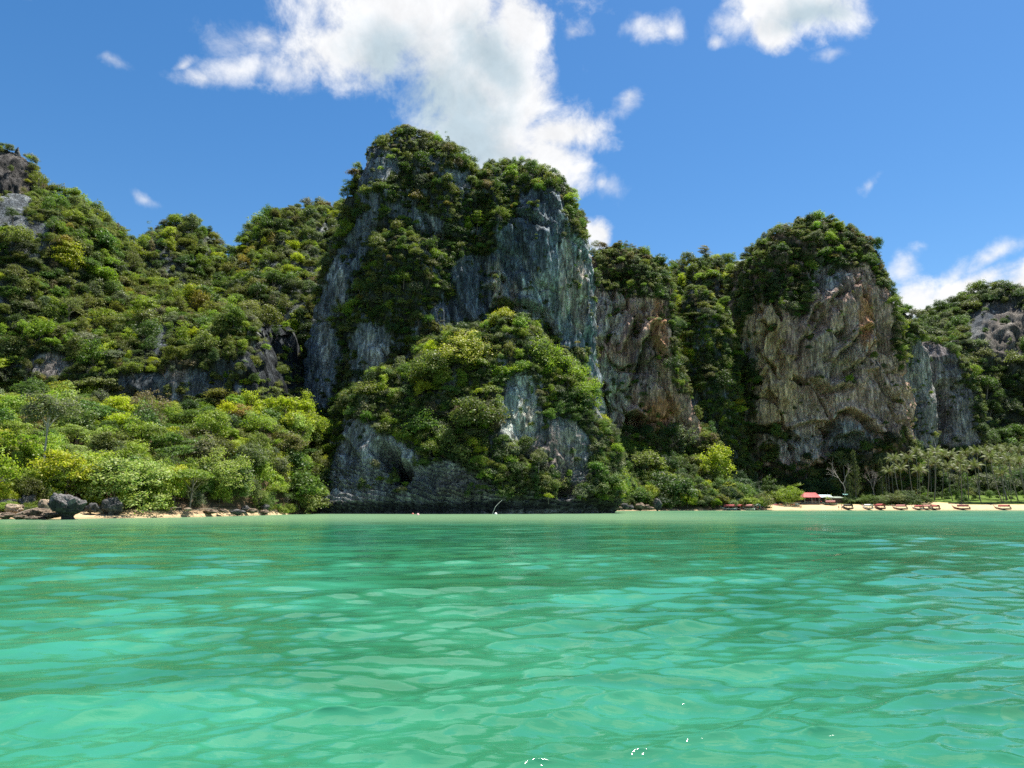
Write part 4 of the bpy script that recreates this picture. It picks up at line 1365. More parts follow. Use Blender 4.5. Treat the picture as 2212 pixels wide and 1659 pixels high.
WALLK = dict(shrub=5, shrub_tall=3, tuft=3, creeper=1)
HILLK = dict(shrub=3, round=3.5, shrub_tall=2.5, tall=2, tuft=.6, spread=1.2, sparse=1.2, creeper=.6)
HILLT = {'olive': 5.5, 'dark green': 1.6, 'mid green': 2, 'grey-green': 1.8, 'lime green': 1.3, 'brownish': .4, 'yellow-green': .4, 'golden': .15}
WALLT = {'olive': 5, 'dark green': 2.5, 'mid green': 1.6, 'grey-green': 1.4, 'lime green': .9, 'brownish': .4, 'golden': .12}
on_surface('hill', 'left_hill', (2.0, 5.0), 1.0, HILLT, HILLK, 1, n=34000, bare_p=.05)
on_surface('peak', 'left_peak', (1.6, 3.6), 1.1, HILLT, WALLK, 2, n=5000)
on_surface('g', 'dome', (1.8, 4.0), 1.0, HILLT, HILLK, 3, n=5000)
on_surface('h', 'saddle_hill', (2.2, 4.8), 1.04, HILLT, HILLK, 4, n=7000)
on_surface('d1', 'tower', (1.0, 3.2), 1.1, WALLT, WALLK, 5, n=12000)
on_surface('d2', 'tower_right', (1.0, 3.2), 1.1, WALLT, WALLK, 6, n=11000)
on_surface('d3', 'buttress', (1.1, 3.5), 1.02, WALLT, WALLK, 7, n=11000)
OUTT = {'olive': 3, 'dark green': 2.4, 'mid green': 2.6, 'grey-green': 1.6, 'lime green': 1.6, 'yellow-green': .3, 'brownish': .4}
on_surface('e', 'outcrop', (1.1, 3.4), 0.86, OUTT, dict(shrub=4, round=2, shrub_tall=3, tuft=2, creeper=1.5), 8, n=14000, vmax=1080)
on_surface('c', 'tan_cliff', (2.0, 4.2), 1.0, WALLT, HILLK, 9, n=7000)
on_surface('spur', 'spur', (2.4, 5.0), 1.0, HILLT, dict(round=4, shrub=3, creeper=3, spread=1), 10, n=6000)
on_surface('gap', 'gap', (3.0, 6.0), 1.0, HILLT, HILLK, 11, n=4000)
on_surface('b1', 'right_cliff', (2.0, 4.6), 1.0, WALLT, HILLK, 12, n=9000)
on_surface('b2', 'right_shoulder', (2.0, 4.4), 1.0, WALLT, WALLK, 13, n=4000)
on_surface('b3', 'right_shoulder', (2.0, 4.4), 1.0, WALLT, WALLK, 14, n=4000)
on_surface('far', 'far', (5.0, 9.5), 1.0, {'olive': 2, 'dark green': 4, 'mid green': 3, 'grey-green': 2}, dict(shrub=3, round=3, tuft=2), 15, n=9000)
LEFTT = {'lime green': 4.2, 'mid green': 2.2, 'olive': 2.6, 'grey-green': 1.4, 'dark green': .8, 'brownish': .35, 'yellow-green': 1.0, 'pale lime': 1.0}
on_ground('left_wood', (-215, -48), (9, 118), (2.0, 5.4), 1.0, LEFTT, dict(round=4, spread=2.5, tall=1.2, sparse=.8, shrub=2), 16, n=6000, trunk=(.45, 1.75),
          keep=lambda p: p[:, 1] < 262 + 0 * p[:, 0])
on_ground('left_fringe', (-150, -62), (4.5, 10), (1.0, 2.0), .9, LEFTT, dict(dome=3, shrub=2), 26, n=700, trunk=(.5, .8), keep=lambda p: (p[:, 0] < -93) | (p[:, 0] > -66))
RIGHTT = {'mid green': 3, 'dark green': 2, 'olive': 3, 'grey-green': 1.2, 'lime green': 2.4, 'yellow-green': .5, 'deep green': .6}
on_ground('slope_wood', (30, 128), (2.5, 78), (1.8, 4.8), .86, RIGHTT, dict(round=4, creeper=1.2, tall=1.4, shrub=3), 17, n=7000, trunk=(.55, 1.1))
DARKT = {'dark green': 4, 'deep green': 3, 'mid green': 1.6, 'olive': 1, 'grey-green': .8}
on_ground('hut_wood', (120, 190), (22, 100), (2.4, 5.5), .85, DARKT, dict(round=4, tall=2, shrub=2), 18, n=2500, trunk=(.8, 1.5),
          keep=lambda p: ~((p[:, 0] > 146) & (p[:, 1] < shore(p[:, 0]) + 42) & (p[:, 0] < 200)))
on_ground('palm_wood', (172, 420), (96, 175), (3.5, 7.0), .85, DARKT, dict(round=4, tall=2, shrub=2), 19, n=2500, trunk=(.7, 1.3))
on_ground('hedge', (178, 212), (19.5, 30), (1.2, 2.4), .85, {'dark green': 3, 'grey-green': 2, 'mid green': 2}, dict(dome=3, shrub=2), 20, n=500, trunk=(.5, .75))
on_ground('palm_wood', (190, 300), (40, 92), (1.2, 3.0), 2.6, {'dark green': 3, 'mid green': 2, 'olive': 1}, dict(shrub=2, round=2, tall=1), 21, n=300, trunk=(.6, 1.4))
print('plants', len(PLANTS))

# ---- which plants can be seen, and how large: a small depth picture of rock and crowns
q_ = 0.25
BW, BH = int(2212 * q_), int(1659 * q_)
zb = np.full((BH, BW), 1e9)
for s in SURF.values():
    P = s['P'].reshape(-1, 3)
    uv = (s['uv'].reshape(-1, 2) * q_).astype(int)
    ok = (uv[:, 0] >= 1) & (uv[:, 0] < BW - 1) & (uv[:, 1] >= 1) & (uv[:, 1] < BH - 1)
    for dx in (-1, 0, 1):
        for dy in (-1, 0, 1):
            np.minimum.at(zb, (uv[ok, 1] + dy, uv[ok, 0] + dx), P[ok, 1])
owner = np.full((BH, BW), -1)
order = sorted(range(len(PLANTS)), key=lambda i: -PLANTS[i]['c'][1])
for i in order:
    p = PLANTS[i]
    u, v = proj(p['c']) * q_
    r = max(.7, p['R'] * FU / p['c'][1] * q_ * .92)
    p['ru'] = r / q_
    x0, x1, y0, y1 = int(max(0, u - r)), int(min(BW, u + r + 1)), int(max(0, v - r)), int(min(BH, v + r + 1))
    p['uv'] = (u / q_, v / q_)
    if x0 >= x1 or y0 >= y1:
        continue
    yy, xx = np.mgrid[y0:y1, x0:x1]
    hit = ((xx - u) ** 2 + ((yy - v) / max(.5, p['s'][2] / p['R'])) ** 2 < r * r) & (zb[y0:y1, x0:x1] > p['c'][1] - p['R'] * .9)
    owner[y0:y1, x0:x1][hit] = i
vis = np.bincount(owner[owner >= 0].ravel(), minlength=len(PLANTS))
for i, p in enumerate(PLANTS):
    p['vis'] = int(vis[i])
inframe = lambda p: -60 < p['uv'][0] < 2272
cand = sorted([i for i, p in enumerate(PLANTS) if (p['vis'] > 5) and not p['hero']], key=lambda i: -PLANTS[i]['vis'])
n_hero = sum(p['hero'] for p in PLANTS)
solo = [i for i, p in enumerate(PLANTS) if p['hero']]
WHERE = {'left_hill': 'on the left hillside', 'left_peak': 'on the bare grey peak, far left', 'dome': 'on the small dome of the left skyline', 'saddle_hill': 'on the hill left of the tower',
         'tower': 'on the central tower', 'tower_right': 'on the right half of the central tower', 'buttress': 'on the leafy buttress of the central tower', 'outcrop': 'on the outcrop in the water',
         'tan_cliff': 'on top of the tan cliff', 'spur': 'on the leafy spur between the right cliffs', 'gap': 'on the ridge between the right cliffs', 'right_cliff': 'on the bushy cap of the right cliff',
         'right_shoulder': 'on the right shoulder cliffs', 'far': 'on the far mountain', 'left_wood': 'in the wood behind the left beach', 'left_fringe': 'on the shore of the left beach',
         'slope_wood': 'on the slope under the tan cliff', 'hut_wood': 'behind the beach hut', 'palm_wood': 'behind the palm grove', 'hedge': 'in the hedge behind the right beach'}
ORD = ['leftmost', 'second from left', 'third from left', 'fourth from left', 'fifth from left', 'sixth from left', 'seventh from left', 'eighth from left', 'ninth from left', 'tenth from left',
       'eleventh from left', 'twelfth from left', 'thirteenth from left', 'fourteenth from left', 'fifteenth from left', 'sixteenth from left', 'seventeenth from left', 'eighteenth from left',
       'nineteenth from left', 'twentieth from left']
n_tree = sum(1 for p in PLANTS if p['hero'])
n_shrub = 0
for i in cand:
    p = PLANTS[i]
    p['name'] = 'tree' if p['R'] > 2.9 or p['kind'] in ('round', 'spread', 'tall', 'sparse') else 'shrub'
    if p['name'] == 'tree' and n_tree < 295:
        solo.append(i)
        n_tree += 1
    elif p['name'] == 'shrub' and n_shrub < 200:
        solo.append(i)
        n_shrub += 1
SHAPE = {'round': 'round', 'spread': 'flat-topped', 'tall': 'tall', 'sparse': 'thin-leaved', 'dome': 'domed', 'shrub': 'bushy', 'shrub_tall': 'upright', 'creeper': 'hanging', 'tuft': 'low tufted'}
classes = {}
for i in solo:
    p = PLANTS[i]
    if p['hero']:
        continue
    p['cls'] = (p['tn'], SHAPE[p['kind']], p['name'], p['zone'])
    classes.setdefault(p['cls'], []).append(i)
for cls, ids in classes.items():
    ids.sort(key=lambda i: PLANTS[i]['uv'][0])
    half = max(1, (len(ids) + 1) // 2)
    for k, i in enumerate(ids):
        w = WHERE[cls[3]]
        lb = '%s %s %s %s' % (cls[0], cls[1], cls[2], w)
        if len(ids) > 1:
            oo = ORD[k] if k < half or k >= 20 else ORD[len(ids) - 1 - k].replace('from left', 'from right').replace('leftmost', 'rightmost')
            lb += ', ' + oo
        PLANTS[i]['label'] = lb
        PLANTS[i]['cat'] = cls[2]


def place_plant(p):
    nm = p['name']
    root = thing(nm, p['label'], p['cat'], p['base'], 0, WHERE.get(p['zone'], None) and ('%ss %s' % (nm, WHERE[p['zone']])) or p.get('group'))
    rel = p['c'] - p['base']
    h = float(np.linalg.norm(rel))
    tm = (PALE_TRUNKS if p.get('pale') else TRUNKS)
    t_ = link_mesh('trunk' if nm == 'tree' else 'stem', tm[p['var'] % len(tm)], root)
    hh = max(h, .5)
    t_.scale = (min(hh, p['R'] * 1.3), min(hh, p['R'] * 1.3), hh)
    dirv_ = Vector(rel).normalized()
    t_.rotation_euler = Vector((0, 0, 1)).rotation_difference(dirv_).to_euler()
    c_ = link_mesh('crown' if nm == 'tree' else 'foliage', CROWNS[p['kind']][p['var']], root)
    c_.location = rel
    c_.scale = p['s']
    c_.rotation_euler = p['rot']
    c_['tint'] = [float(x) for x in p['tint']]
    return root


for i in solo:
    place_plant(PLANTS[i])
solo_set = set(solo)
rest = {}
ZG = {'left_hill': 'hillside', 'left_peak': 'hillside', 'dome': 'hillside', 'saddle_hill': 'hillside', 'tower': 'tower', 'tower_right': 'tower', 'buttress': 'tower', 'outcrop': 'outcrop',
      'tan_cliff': 'right', 'spur': 'right', 'gap': 'right', 'right_cliff': 'right', 'right_shoulder': 'right', 'far': 'far', 'left_wood': 'left_wood', 'left_fringe': 'left_wood', 'slope_wood': 'slope',
      'hut_wood': 'slope', 'palm_wood': 'palm', 'hedge': 'palm'}
for i, p in enumerate(PLANTS):
    if i in solo_set:
        continue
    # keep what can be seen and a margin round it
    u, v = p['uv']
    if p['vis'] == 0:
        x, y = int(np.clip(u * q_, 0, BW - 1)), int(np.clip(v * q_, 0, BH - 1))
        if zb[y, x] < p['c'][1] - 25 and 40 < u < 2170:
            continue
    rest.setdefault(ZG[p['zone']], []).append(p)
for z, nm, lb in (('hillside', 'hillside_forest', 'dense olive green forest covering the left hillside'), ('tower', 'cliff_shrubbery', 'small shrubs growing all over the central tower'),
                  ('outcrop', 'outcrop_shrubbery', 'small shrubs covering the outcrop in the water'), ('right', 'cliff_top_forest', 'dense shrubs and trees capping the right cliffs'),
                  ('far', 'distant_forest', 'dark forest on the far mountain'), ('left_wood', 'beach_undergrowth', 'undergrowth and small trees behind the left beach'),
                  ('slope', 'slope_forest', 'dense dark wood at the foot of the right cliffs'), ('palm', 'grove_undergrowth', 'dark wood behind the palm grove')):
    if rest.get(z):
        stuff_foliage(nm, lb, rest[z])
print('solo', len(solo), 'rest', {k: len(v) for k, v in rest.items()})

# ------------------------------------------------------------------ rocks on the shore
def boulder_mesh(name, sx, sy, sz, seed, profile=None, nu=44, nv=30, rough=.16, col=(DARK, MID), top=None):
    th = np.linspace(0, 2 * math.pi, nu, endpoint=False)
    ph = np.linspace(-math.pi / 2, math.pi / 2, nv)
    TH, PH = np.meshgrid(th, ph)
    if profile is None:
        prx, prz = np.cos(PH), np.sin(PH)
    else:
        tt = (PH + math.pi / 2) / math.pi
        prx = np.interp(tt, [a for a, _, _ in profile], [b_ for _, b_, _ in profile])
        prz = np.interp(tt, [a for a, _, _ in profile], [b_ for _, _, b_ in profile])
    U = np.stack([np.cos(TH) * prx, np.sin(TH) * prx, prz], -1)
    d = 1 + rough * (1.2 * fbm(U * 1.3 + seed * 3.1, 3) + .8 * (ridged(U * 2.6 + seed, 4) - .4))
    if profile is None:
        U = U * d[..., None]
    else:
        U = U * np.stack([d, d, 1 + (d - 1) * .7], -1)
    P = U * np.array([sx, sy, sz])
    idx = np.arange(nu * nv).reshape(nv, nu)
    nx = np.roll(idx, -1, 1)
    q = np.stack([idx[:-1], nx[:-1], nx[1:], idx[1:]], -1).reshape(-1, 4)
    me = mesh_np(name, P.reshape(-1, 3), q, M_BOULDER, True)
    k = sstep(fbm(U * 2 + seed, 3), -.4, .4)[..., None]
    c = col[0] + (col[1] - col[0]) * k
    if top is not None:
        c = c + (np.asarray(top) - c) * sstep(prz + .25 * fbm(U * 4 + seed, 3), .70, .95)[..., None]
    color_attr(me, 'tone', c.reshape(-1, 3))
    return me


def rock(u, v_mid, wu, hu, Y, label, seed, col=(DARK, MID), name='rock', cat='rock', group=None, yaw=0.0, **kw):
    c = at_plane(u, v_mid, Y)
    s = Y / FU
    sx, sz = wu / 2 * s, hu / 2 * s
    me = boulder_mesh(name, sx, sx * .8, sz, seed, col=col, **kw)
    o = link_mesh(name, me)
    o.location = c
    o.rotation_euler = (0, 0, yaw)
    return tag(o, label, cat, group)


BRN = (np.array([.10, .075, .055]), np.array([.24, .18, .13]))
TANR = (np.array([.22, .165, .12]), np.array([.40, .31, .22]))
GRYR = (np.array([.05, .05, .05]), np.array([.13, .125, .12]))
# the mushroom rock
mc = at_plane(145, 1122, 137)
ms = 137 / FU
mush = boulder_mesh('mushroom_rock', 33 * ms, 30 * ms, 44 * ms, 4, nu=130, nv=110, rough=.32, top=np.array([.17, .16, .155]),  # paler top paints the sunlight on the cap into the rock colour
                    col=(np.array([.022, .023, .024]), np.array([.055, .055, .053])),
                    profile=[(0, .40, -.06), (.06, .44, -.02), (.16, .36, .14), (.30, .46, .26), (.43, .80, .36), (.55, .97, .52), (.66, 1.0, .70), (.77, .99, .84), (.87, .86, .93), (.95, .5, .975), (1, 0, .98)])
for vtx in mush.vertices:                                 # its cap is higher on the left
    if vtx.co.z > .25 * 44 * ms:
        vtx.co.z -= vtx.co.x * .16 * (vtx.co.z / (44 * ms))
mo = link_mesh('mushroom_rock', mush)
mo.location = (mc[0], mc[1], 0)
tag(mo, 'dark mushroom-shaped rock with a pale craggy top standing in the shallows', 'rock')
GL = 'rocks on the left shore'
for k, a in enumerate([
    (33, 1100, 34, 22, 143, 'tan rounded rock with a flat top near the left edge, lying on dark rubble', TANR),
    (62, 1110, 30, 16, 140, 'brown rock between the tan rounded rock and the mushroom rock', BRN),
    (100, 1096, 36, 32, 142, 'rough pale brown block leaning behind the left side of the mushroom rock', TANR),
    (88, 1108, 42, 18, 139, 'dark jagged slab left of the mushroom rock foot', BRN),
    (110, 1113, 34, 14, 138, 'low dark rock touching the left of the mushroom rock', BRN),
    (12, 1114, 36, 12, 139, 'low red-brown rubble rock at the far left edge', BRN),
    (45, 1117, 30, 9, 137, 'flat dark rubble rock at the waterline below the tan rock', BRN),
    (76, 1119, 36, 9, 136, 'flat black rock at the waterline left of the mushroom rock', BRN),
    (20, 1088, 40, 20, 146, 'dark shaded rock under the bushes at the left edge', GRYR),
    (58, 1084, 36, 26, 147, 'dark shaded rock under the bushes above the tan rock', GRYR),
    (200, 1098, 26, 20, 150, 'grey rock right behind the mushroom rock under the bush', GRYR),
    (243, 1095, 42, 34, 152, 'large dark rock left of the trunk of the pale lime beach tree', GRYR),
]):
    rock(a[0], a[1], a[2], a[3], a[4], a[5], 30 + k, a[6], group=GL, yaw=k * .9, rough=.42)
GB = 'stones on the left beach'
for k, (u, v, w, h, y, lb) in enumerate([
    (405, 1100, 16, 7, 164, 'pale flat stone on the sand right of the beach tree trunk'), (482, 1103, 18, 8, 176, 'pale stone under the right pale lime beach tree'),
    (512, 1106, 34, 10, 178, 'dark rock at the right end of the left beach'), (455, 1105, 26, 9, 172, 'brown rock below the right pale lime beach tree'),
    (545, 1104, 24, 10, 186, 'brown rubble rock just left of the black undercut'), (572, 1106, 20, 9, 192, 'small brown rock touching the black undercut'),
    (572, 1096, 18, 14, 196, 'pale grey round stone above the small brown rock'), (530, 1100, 20, 12, 188, 'grey stone in shade behind the dark rock at the beach end')]):
    rock(u, v, w, h, y, lb, 60 + k, TANR if k == 0 else GRYR if k in (2, 6, 7) else BRN, group=GB, yaw=k, rough=.42)
GR = 'rocks at the right foot of the outcrop'
for k, (u, v, w, h, y, lb, cl) in enumerate([
    (1297, 1092, 12, 18, 320, 'upright orange rock at the right foot of the outcrop', (np.array([.22, .10, .05]), np.array([.42, .22, .12]))),
    (1312, 1098, 22, 8, 322, 'low dark rock right of the orange rock', BRN), (1335, 1097, 18, 9, 325, 'small brown rock in the middle of the shore rubble', BRN),
    (1350, 1094, 17, 14, 328, 'grey brown rock left of the biggest shore rock', GRYR), (1363, 1096, 14, 10, 330, 'small grey rock between two bigger shore rocks', GRYR),
    (1382, 1094, 20, 15, 332, 'biggest rounded brown rock of the shore rubble', BRN), (1398, 1095, 14, 10, 334, 'small brown rock left of the pointed grey rock', BRN),
    (1420, 1090, 17, 24, 336, 'tall pointed grey rock on the shore under the dark glossy bush', GRYR), (1405, 1098, 16, 6, 334, 'flat dark rock at the waterline by the pointed rock', BRN)]):
    rock(u, v, w, h, y, lb, 80 + k, cl, group=GR, yaw=k * 1.3, rough=.32)
# pinnacles along the skyline
for k, (u, v, w, h, Y, lb) in enumerate([(38, 328, 14, 26, 312, 'sharp dark spire on the bare peak, far left'), (1092, 362, 18, 30, 312, 'jagged spire on the summit right of the bare tree'),
                                         (1112, 368, 14, 22, 312, 'small spire right of the jagged spire'), (1166, 372, 9, 30, 312, 'thin needle of rock on the right summit of the tower'),
                                         (880, 284, 40, 26, 308, 'dark rounded crag on the very top of the tower'), (930, 300, 30, 22, 308, 'grey crag right of the tower top')]):
    c = at_plane(u, v, Y)
    s = Y / FU
    me = boulder_mesh('rock_spire', w / 2 * s, w / 2.4 * s, h / 2 * s, 120 + k, nu=26, nv=22, rough=.35, col=(DARK * .8, MID * .8),
                      profile=[(0, 1.1, -1.6), (.25, 1.0, -.9), (.5, .75, -.1), (.75, .42, .5), (.92, .15, .95), (1, 0, 1.05)] if k < 4 else None)
    o = link_mesh('rock_spire', me)
    o.location = c
    tag(o, lb, 'rock spire', 'rock spires on the summits')

# driftwood
M_DRIFT = simple_mat('driftwood', (.33, .26, .20), .9, .3, 3)
for k, (u1, v1, u2, v2, y, lb) in enumerate([(36, 1112, 100, 1092, 141, 'long brown drift log leaning on the rocks left of the mushroom rock'), (330, 1099, 392, 1096, 160, 'grey branch lying on the sand right of the beach tree trunk'),
                                             (420, 1102, 470, 1097, 169, 'thin dead branch below the right pale lime beach tree'), (300, 1104, 345, 1106, 155, 'thin stick on the sand left of the pale sand patch')]):
    a, b_ = at_plane(u1, v1, y), at_plane(u2, v2, y + 1.5)
    a[2] = max(a[2], ground_z(a[0], a[1]) + .1)
    b_[2] = max(b_[2], ground_z(b_[0], b_[1]) + .15)
    a, b_ = Vector(a), Vector(b_)
    r = .24 if k == 0 else .09
    MB().tube([a, a.lerp(b_, .35) + Vector((0, 0, .12)), a.lerp(b_, .7), b_], [r, r * .9, r * .7, r * .4], 7).build('drift_log', M_DRIFT)
    tag(bpy.data.objects[[o.name for o in COL.objects if o.name.startswith('drift_log')][-1]], lb, 'log')


# ------------------------------------------------------------------ leafless trees
def bare_tree(u, vb, Y, h, label, seed, mat, spread=.55, depth=5, name='bare_tree', **kw):
    c = at_plane(u, vb, Y)
    tr, br = bare_mesh(seed, mat, spread, depth, **kw)
    root = thing(name, label, 'tree', c, 0)
    a, b_ = link_mesh('trunk', tr, root), link_mesh('branches', br, root)
    a.scale = b_.scale = (h, h, h)
    return root


M_WHITEWOOD = simple_mat('white_wood', (.36, .33, .29), .9, .2, 2)
M_GREYTWIG = simple_mat('grey_twig', (.13, .115, .105), .9, .25, 2)
bare_tree(1020, 402, 305, 10.5, 'leafless grey tree standing on the tower skyline between its two summits', 3, M_GREYTWIG, .5, 6, r0=.032)
bare_tree(1824, 1066, 402, 22, 'dead white tree with crooked bare branches behind the hut', 8, M_WHITEWOOD, .55, 6, r0=.012, first=.26)
bare_tree(1889, 1076, 404, 17.5, 'pinkish leafless tree left of the palm grove', 14, simple_mat('pink_twig', (.34, .28, .26), .9, .2, 2), .45, 7, r0=.011, first=.28)
bare_tree(380, 806, 246, 9, 'leafless grey tree on the cliff ledge above the left wood', 15, M_TWIG, .75, 6, r0=.02, first=.22)
bare_tree(356, 838, 243, 7.5, 'small red-brown twiggy tree below the leafless grey tree', 19, simple_mat('brown_twig', (.26, .16, .10), .9, .2, 2), .45, 6, r0=.018)
bare_tree(865, 842, 243, 8.5, 'pale twiggy bush on the left crest of the outcrop', 23, M_TWIG, .7, 6, r0=.016, first=.2)
bare_tree(1240, 470, 309, 8, 'thin leafless tree on the right rim of the central tower', 27, M_GREYTWIG, .5, 6, r0=.02)
# the umbrella tree with white branches
uc = at_plane(212, 872, 236)
root = thing('umbrella_tree', 'flat-topped tree with bare white branches in front of the dark wall, left', 'tree', uc)
tr, br = bare_mesh(31, M_WHITEWOOD, .85, 5, r0=.03, first=.30)
for me, nm in ((tr, 'trunk'), (br, 'branches')):
    o = link_mesh(nm, me, root)
    o.scale = (10, 10, 8.5)
o = link_mesh('crown', CROWNS['spread'][1], root)
o.location, o.scale = (0.3, 0, 6.2), (6.4, 6.4, 4.6)
o['tint'] = [.15, .165, .06]
# ironwood trees
for k, (u, vt, vb, Y, w, lb, tn) in enumerate([(1850, 970, 1082, 403, 12.5, 'tall pointed feathery tree with drooping sprays beside the dead white tree', (.085, .10, .045)),
                                               (1908, 990, 1082, 412, 11, 'second pointed feathery tree, half hidden behind the pinkish leafless tree', (.07, .085, .04)),
                                               (1835, 1015, 1082, 406, 8, 'smaller feathery tree left of the tall pointed one', (.075, .10, .045))]):
    t_, b_ = at_plane(u, vt, Y), at_plane(u, vb, Y)
    h = t_[2] - b_[2]
    root = thing('ironwood_tree', lb, 'tree', (b_[0], b_[1], ground_z(b_[0], b_[1])), 0, 'feathery trees left of the palms')
    MB().tube([(0, 0, -.5), (.1, 0, h * .5), (0, 0, h * .97)], [.35, .22, .04], 7).build('trunk', M_BARK, root)
    c_ = link_mesh('crown', conifer_mesh(40 + k), root)
    c_.location, c_.scale = (0, 0, h * .10), (w, w, h * .85)
    c_['tint'] = list(tn)


# ------------------------------------------------------------------ coconut palms
def frond_mesh(seed, droop):
    rng = np.random.default_rng(seed)
    n = 17
    t_ = np.linspace(0, 1, n)
    ang_ = R_(58) - droop * t_ ** 1.35
    dx = np.concatenate([[0], np.cumsum(np.cos(ang_[:-1]) / (n - 1))])
    dz = np.concatenate([[0], np.cumsum(np.sin(ang_[:-1]) / (n - 1))])
    V, F = [], []
    for i in range(1, n):
        c = np.array([dx[i], 0, dz[i]])
        tang = np.array([math.cos(ang_[i]), 0, math.sin(ang_[i])])
        ln = .25 * (math.sin(math.pi * (.12 + .83 * t_[i])) ** .7) * rng.uniform(.85, 1.1)
        for sd in (-1, 1):
            out = np.array([0, sd, 0]) * .75 + tang * .55 + np.array([0, 0, -.55 - .25 * rng.random()])
            out /= np.linalg.norm(out)
            wv_ = tang * .021
            o_ = len(V)
            V += [c - wv_, c + wv_, c + out * ln + wv_ * .3, c + out * ln - wv_ * .3]
            F.append((o_, o_ + 1, o_ + 2, o_ + 3))
    for i in range(n - 1):                                # the midrib
        o_ = len(V)
        w = .012 * (1 - t_[i] * .8)
        a, b_ = np.array([dx[i], 0, dz[i]]), np.array([dx[i + 1], 0, dz[i + 1]])
        V += [a + [0, -w, 0], a + [0, w, 0], b_ + [0, w * .9, 0], b_ + [0, -w * .9, 0]]
        F.append((o_, o_ + 1, o_ + 2, o_ + 3))
    return mesh_np('frond', np.array(V), F, M_FROND)


FRONDS = [frond_mesh(50 + k, R_(d)) for k, d in enumerate((50, 78, 100, 125, 140))]
PTR = []
for k in range(4):
    rp = random.Random(70 + k)
    bx_, by_ = rp.choice((-1, 1)) * rp.uniform(.05, .17), rp.uniform(-.08, .08)
    PTR.append(MB().tube([(bx_ * (1 - s) ** 2, by_ * (1 - s) ** 2, s) for s in np.linspace(-.03, 1, 8)], [.0135, .0105, .0095, .009, .0085, .008, .0078, .0075], 6).mesh('trunk', simple_mat('palm_bark', (.19, .165, .135), .9, .3, 4) if k == 0 else PTR[0].materials[0], True))
M_NUT = simple_mat('coconut', (.16, .15, .05), .6)
_nb = MB()
for k in range(7):
    a = k * .9
    me_c = Vector((math.cos(a) * .28, math.sin(a) * .28, -.15 - .1 * (k % 2)))
    _nb.tube([me_c + Vector((0, 0, .15)), me_c + Vector((0, 0, .07)), me_c - Vector((0, 0, .07)), me_c - Vector((0, 0, .15))], [.05, .14, .14, .05], 6)
NUTS = _nb.mesh('coconuts', M_NUT, True)


def palm(x, y, h, label, seed, fl=4.6, group='coconut palms of the grove', tint=(.150, .168, .066), nf=17):
    rp = random.Random(seed)
    z = float(ground_z(x, y))
    root = thing('palm_tree', label, 'palm tree', (x, y, z), rp.uniform(0, 6.28), group)
    tr = link_mesh('trunk', PTR[seed % 4], root)
    tr.scale = (h * 1.0, h * 1.0, h)
    for k in range(nf):
        lev = k / (nf - 1)
        f = link_mesh('frond', FRONDS[min(4, int(lev * 5))], root)
        f.location = (0, 0, h)
        f.rotation_euler = (rp.uniform(-.15, .15), R_(-18 + 52 * lev) + rp.uniform(-.12, .12), k * 2.4 + rp.uniform(-.25, .25))
        s = fl * rp.uniform(.85, 1.12)
        f.scale = (s, s, s)
        j = rp.uniform(.75, 1.25)
        f['tint'] = [c_ * j for c_ in (tint if lev < .88 else (.16, .12, .06))]
    n_ = link_mesh('coconuts', NUTS, root)
    n_.location = (0, 0, h)
    return root


rp = random.Random(9)
T9 = (1950, 1050, 4.022)
front = [(880, 415, 'low palm, leftmost of the grove, over the beach bushes'), (995, 388, 'second low palm from the left of the grove'), (1180, 408, 'palm with a curved pale trunk over the right end of the hedge'), (1075, 285, 'tall palm above the two low leftmost palms'),
         (930, 292, 'tall palm at the left top of the grove'), (1270, 275, 'tall palm over the hedge, right of the curved trunk one'), (1490, 252, 'tall palm in the middle of the grove, left of its gap'), (1585, 318, 'shorter palm in the middle of the grove'),
         (1730, 362, 'short palm with drooping fronds standing alone on the lawn'), (1640, 240, 'tall palm left of the skyline gap of the grove'), (1885, 275, 'palm on a straight dark trunk in the lawn front row'), (1750, 225, 'tall palm behind the lone short palm'),
         (1985, 262, 'palm in the right lawn front row with a dense head'), (2062, 300, 'palm right of the dense headed palm'), (2165, 330, 'low palm at the right edge of the picture'), (2150, 205, 'tall palm at the upper right edge of the grove'),
         (1335, 215, 'tallest palm of the left half of the grove'), (2050, 205, 'tall palm in the back row near the right edge'), (1945, 195, 'tallest palm of the right half of the grove'), (1820, 205, 'tall back row palm above the lawn front row'), (1150, 225, 'tall back row palm in the left half of the grove'), (1410, 255, 'back row palm between the tallest and the middle palm')]
spots = []
for k, (a, b_, lb) in enumerate(front):
    (u, v), = PU(T9, (a, b_))
    Y = rp.uniform(402, 418) if b_ > 270 else rp.uniform(420, 445)
    c = at_plane(u, v, Y)
    h = c[2] - float(ground_z(c[0], Y))
    spots.append((c[0], Y))
    palm(c[0], Y, h, lb, 200 + k, 5.6)
crowd = []
while len(crowd) < 46:
    x, y = rp.uniform(186, 345), rp.uniform(412, 476)
    if x < 206 and y < 424 or any((x - a) ** 2 + (y - b_) ** 2 < 16 for a, b_ in spots):
        continue
    spots.append((x, y))
    crowd.append((x, y, rp.uniform(14, 25)))
crowd.sort(key=lambda q: q[0] / q[1])
cls_n = {}
for k, (x, y, h) in enumerate(crowd):
    row = 'front' if y < 428 else 'middle' if y < 452 else 'back'
    rel = 'tall' if h > 21 else 'medium' if h > 17.5 else 'short'
    c_ = cls_n[(rel, row)] = cls_n.get((rel, row), 0) + 1
    palm(x, y, h, '%s crowded palm in the %s row of the grove, %s of its kind' % (rel, row, ORD[c_ - 1]), 300 + k, 5.2, 'crowded palms of the grove')
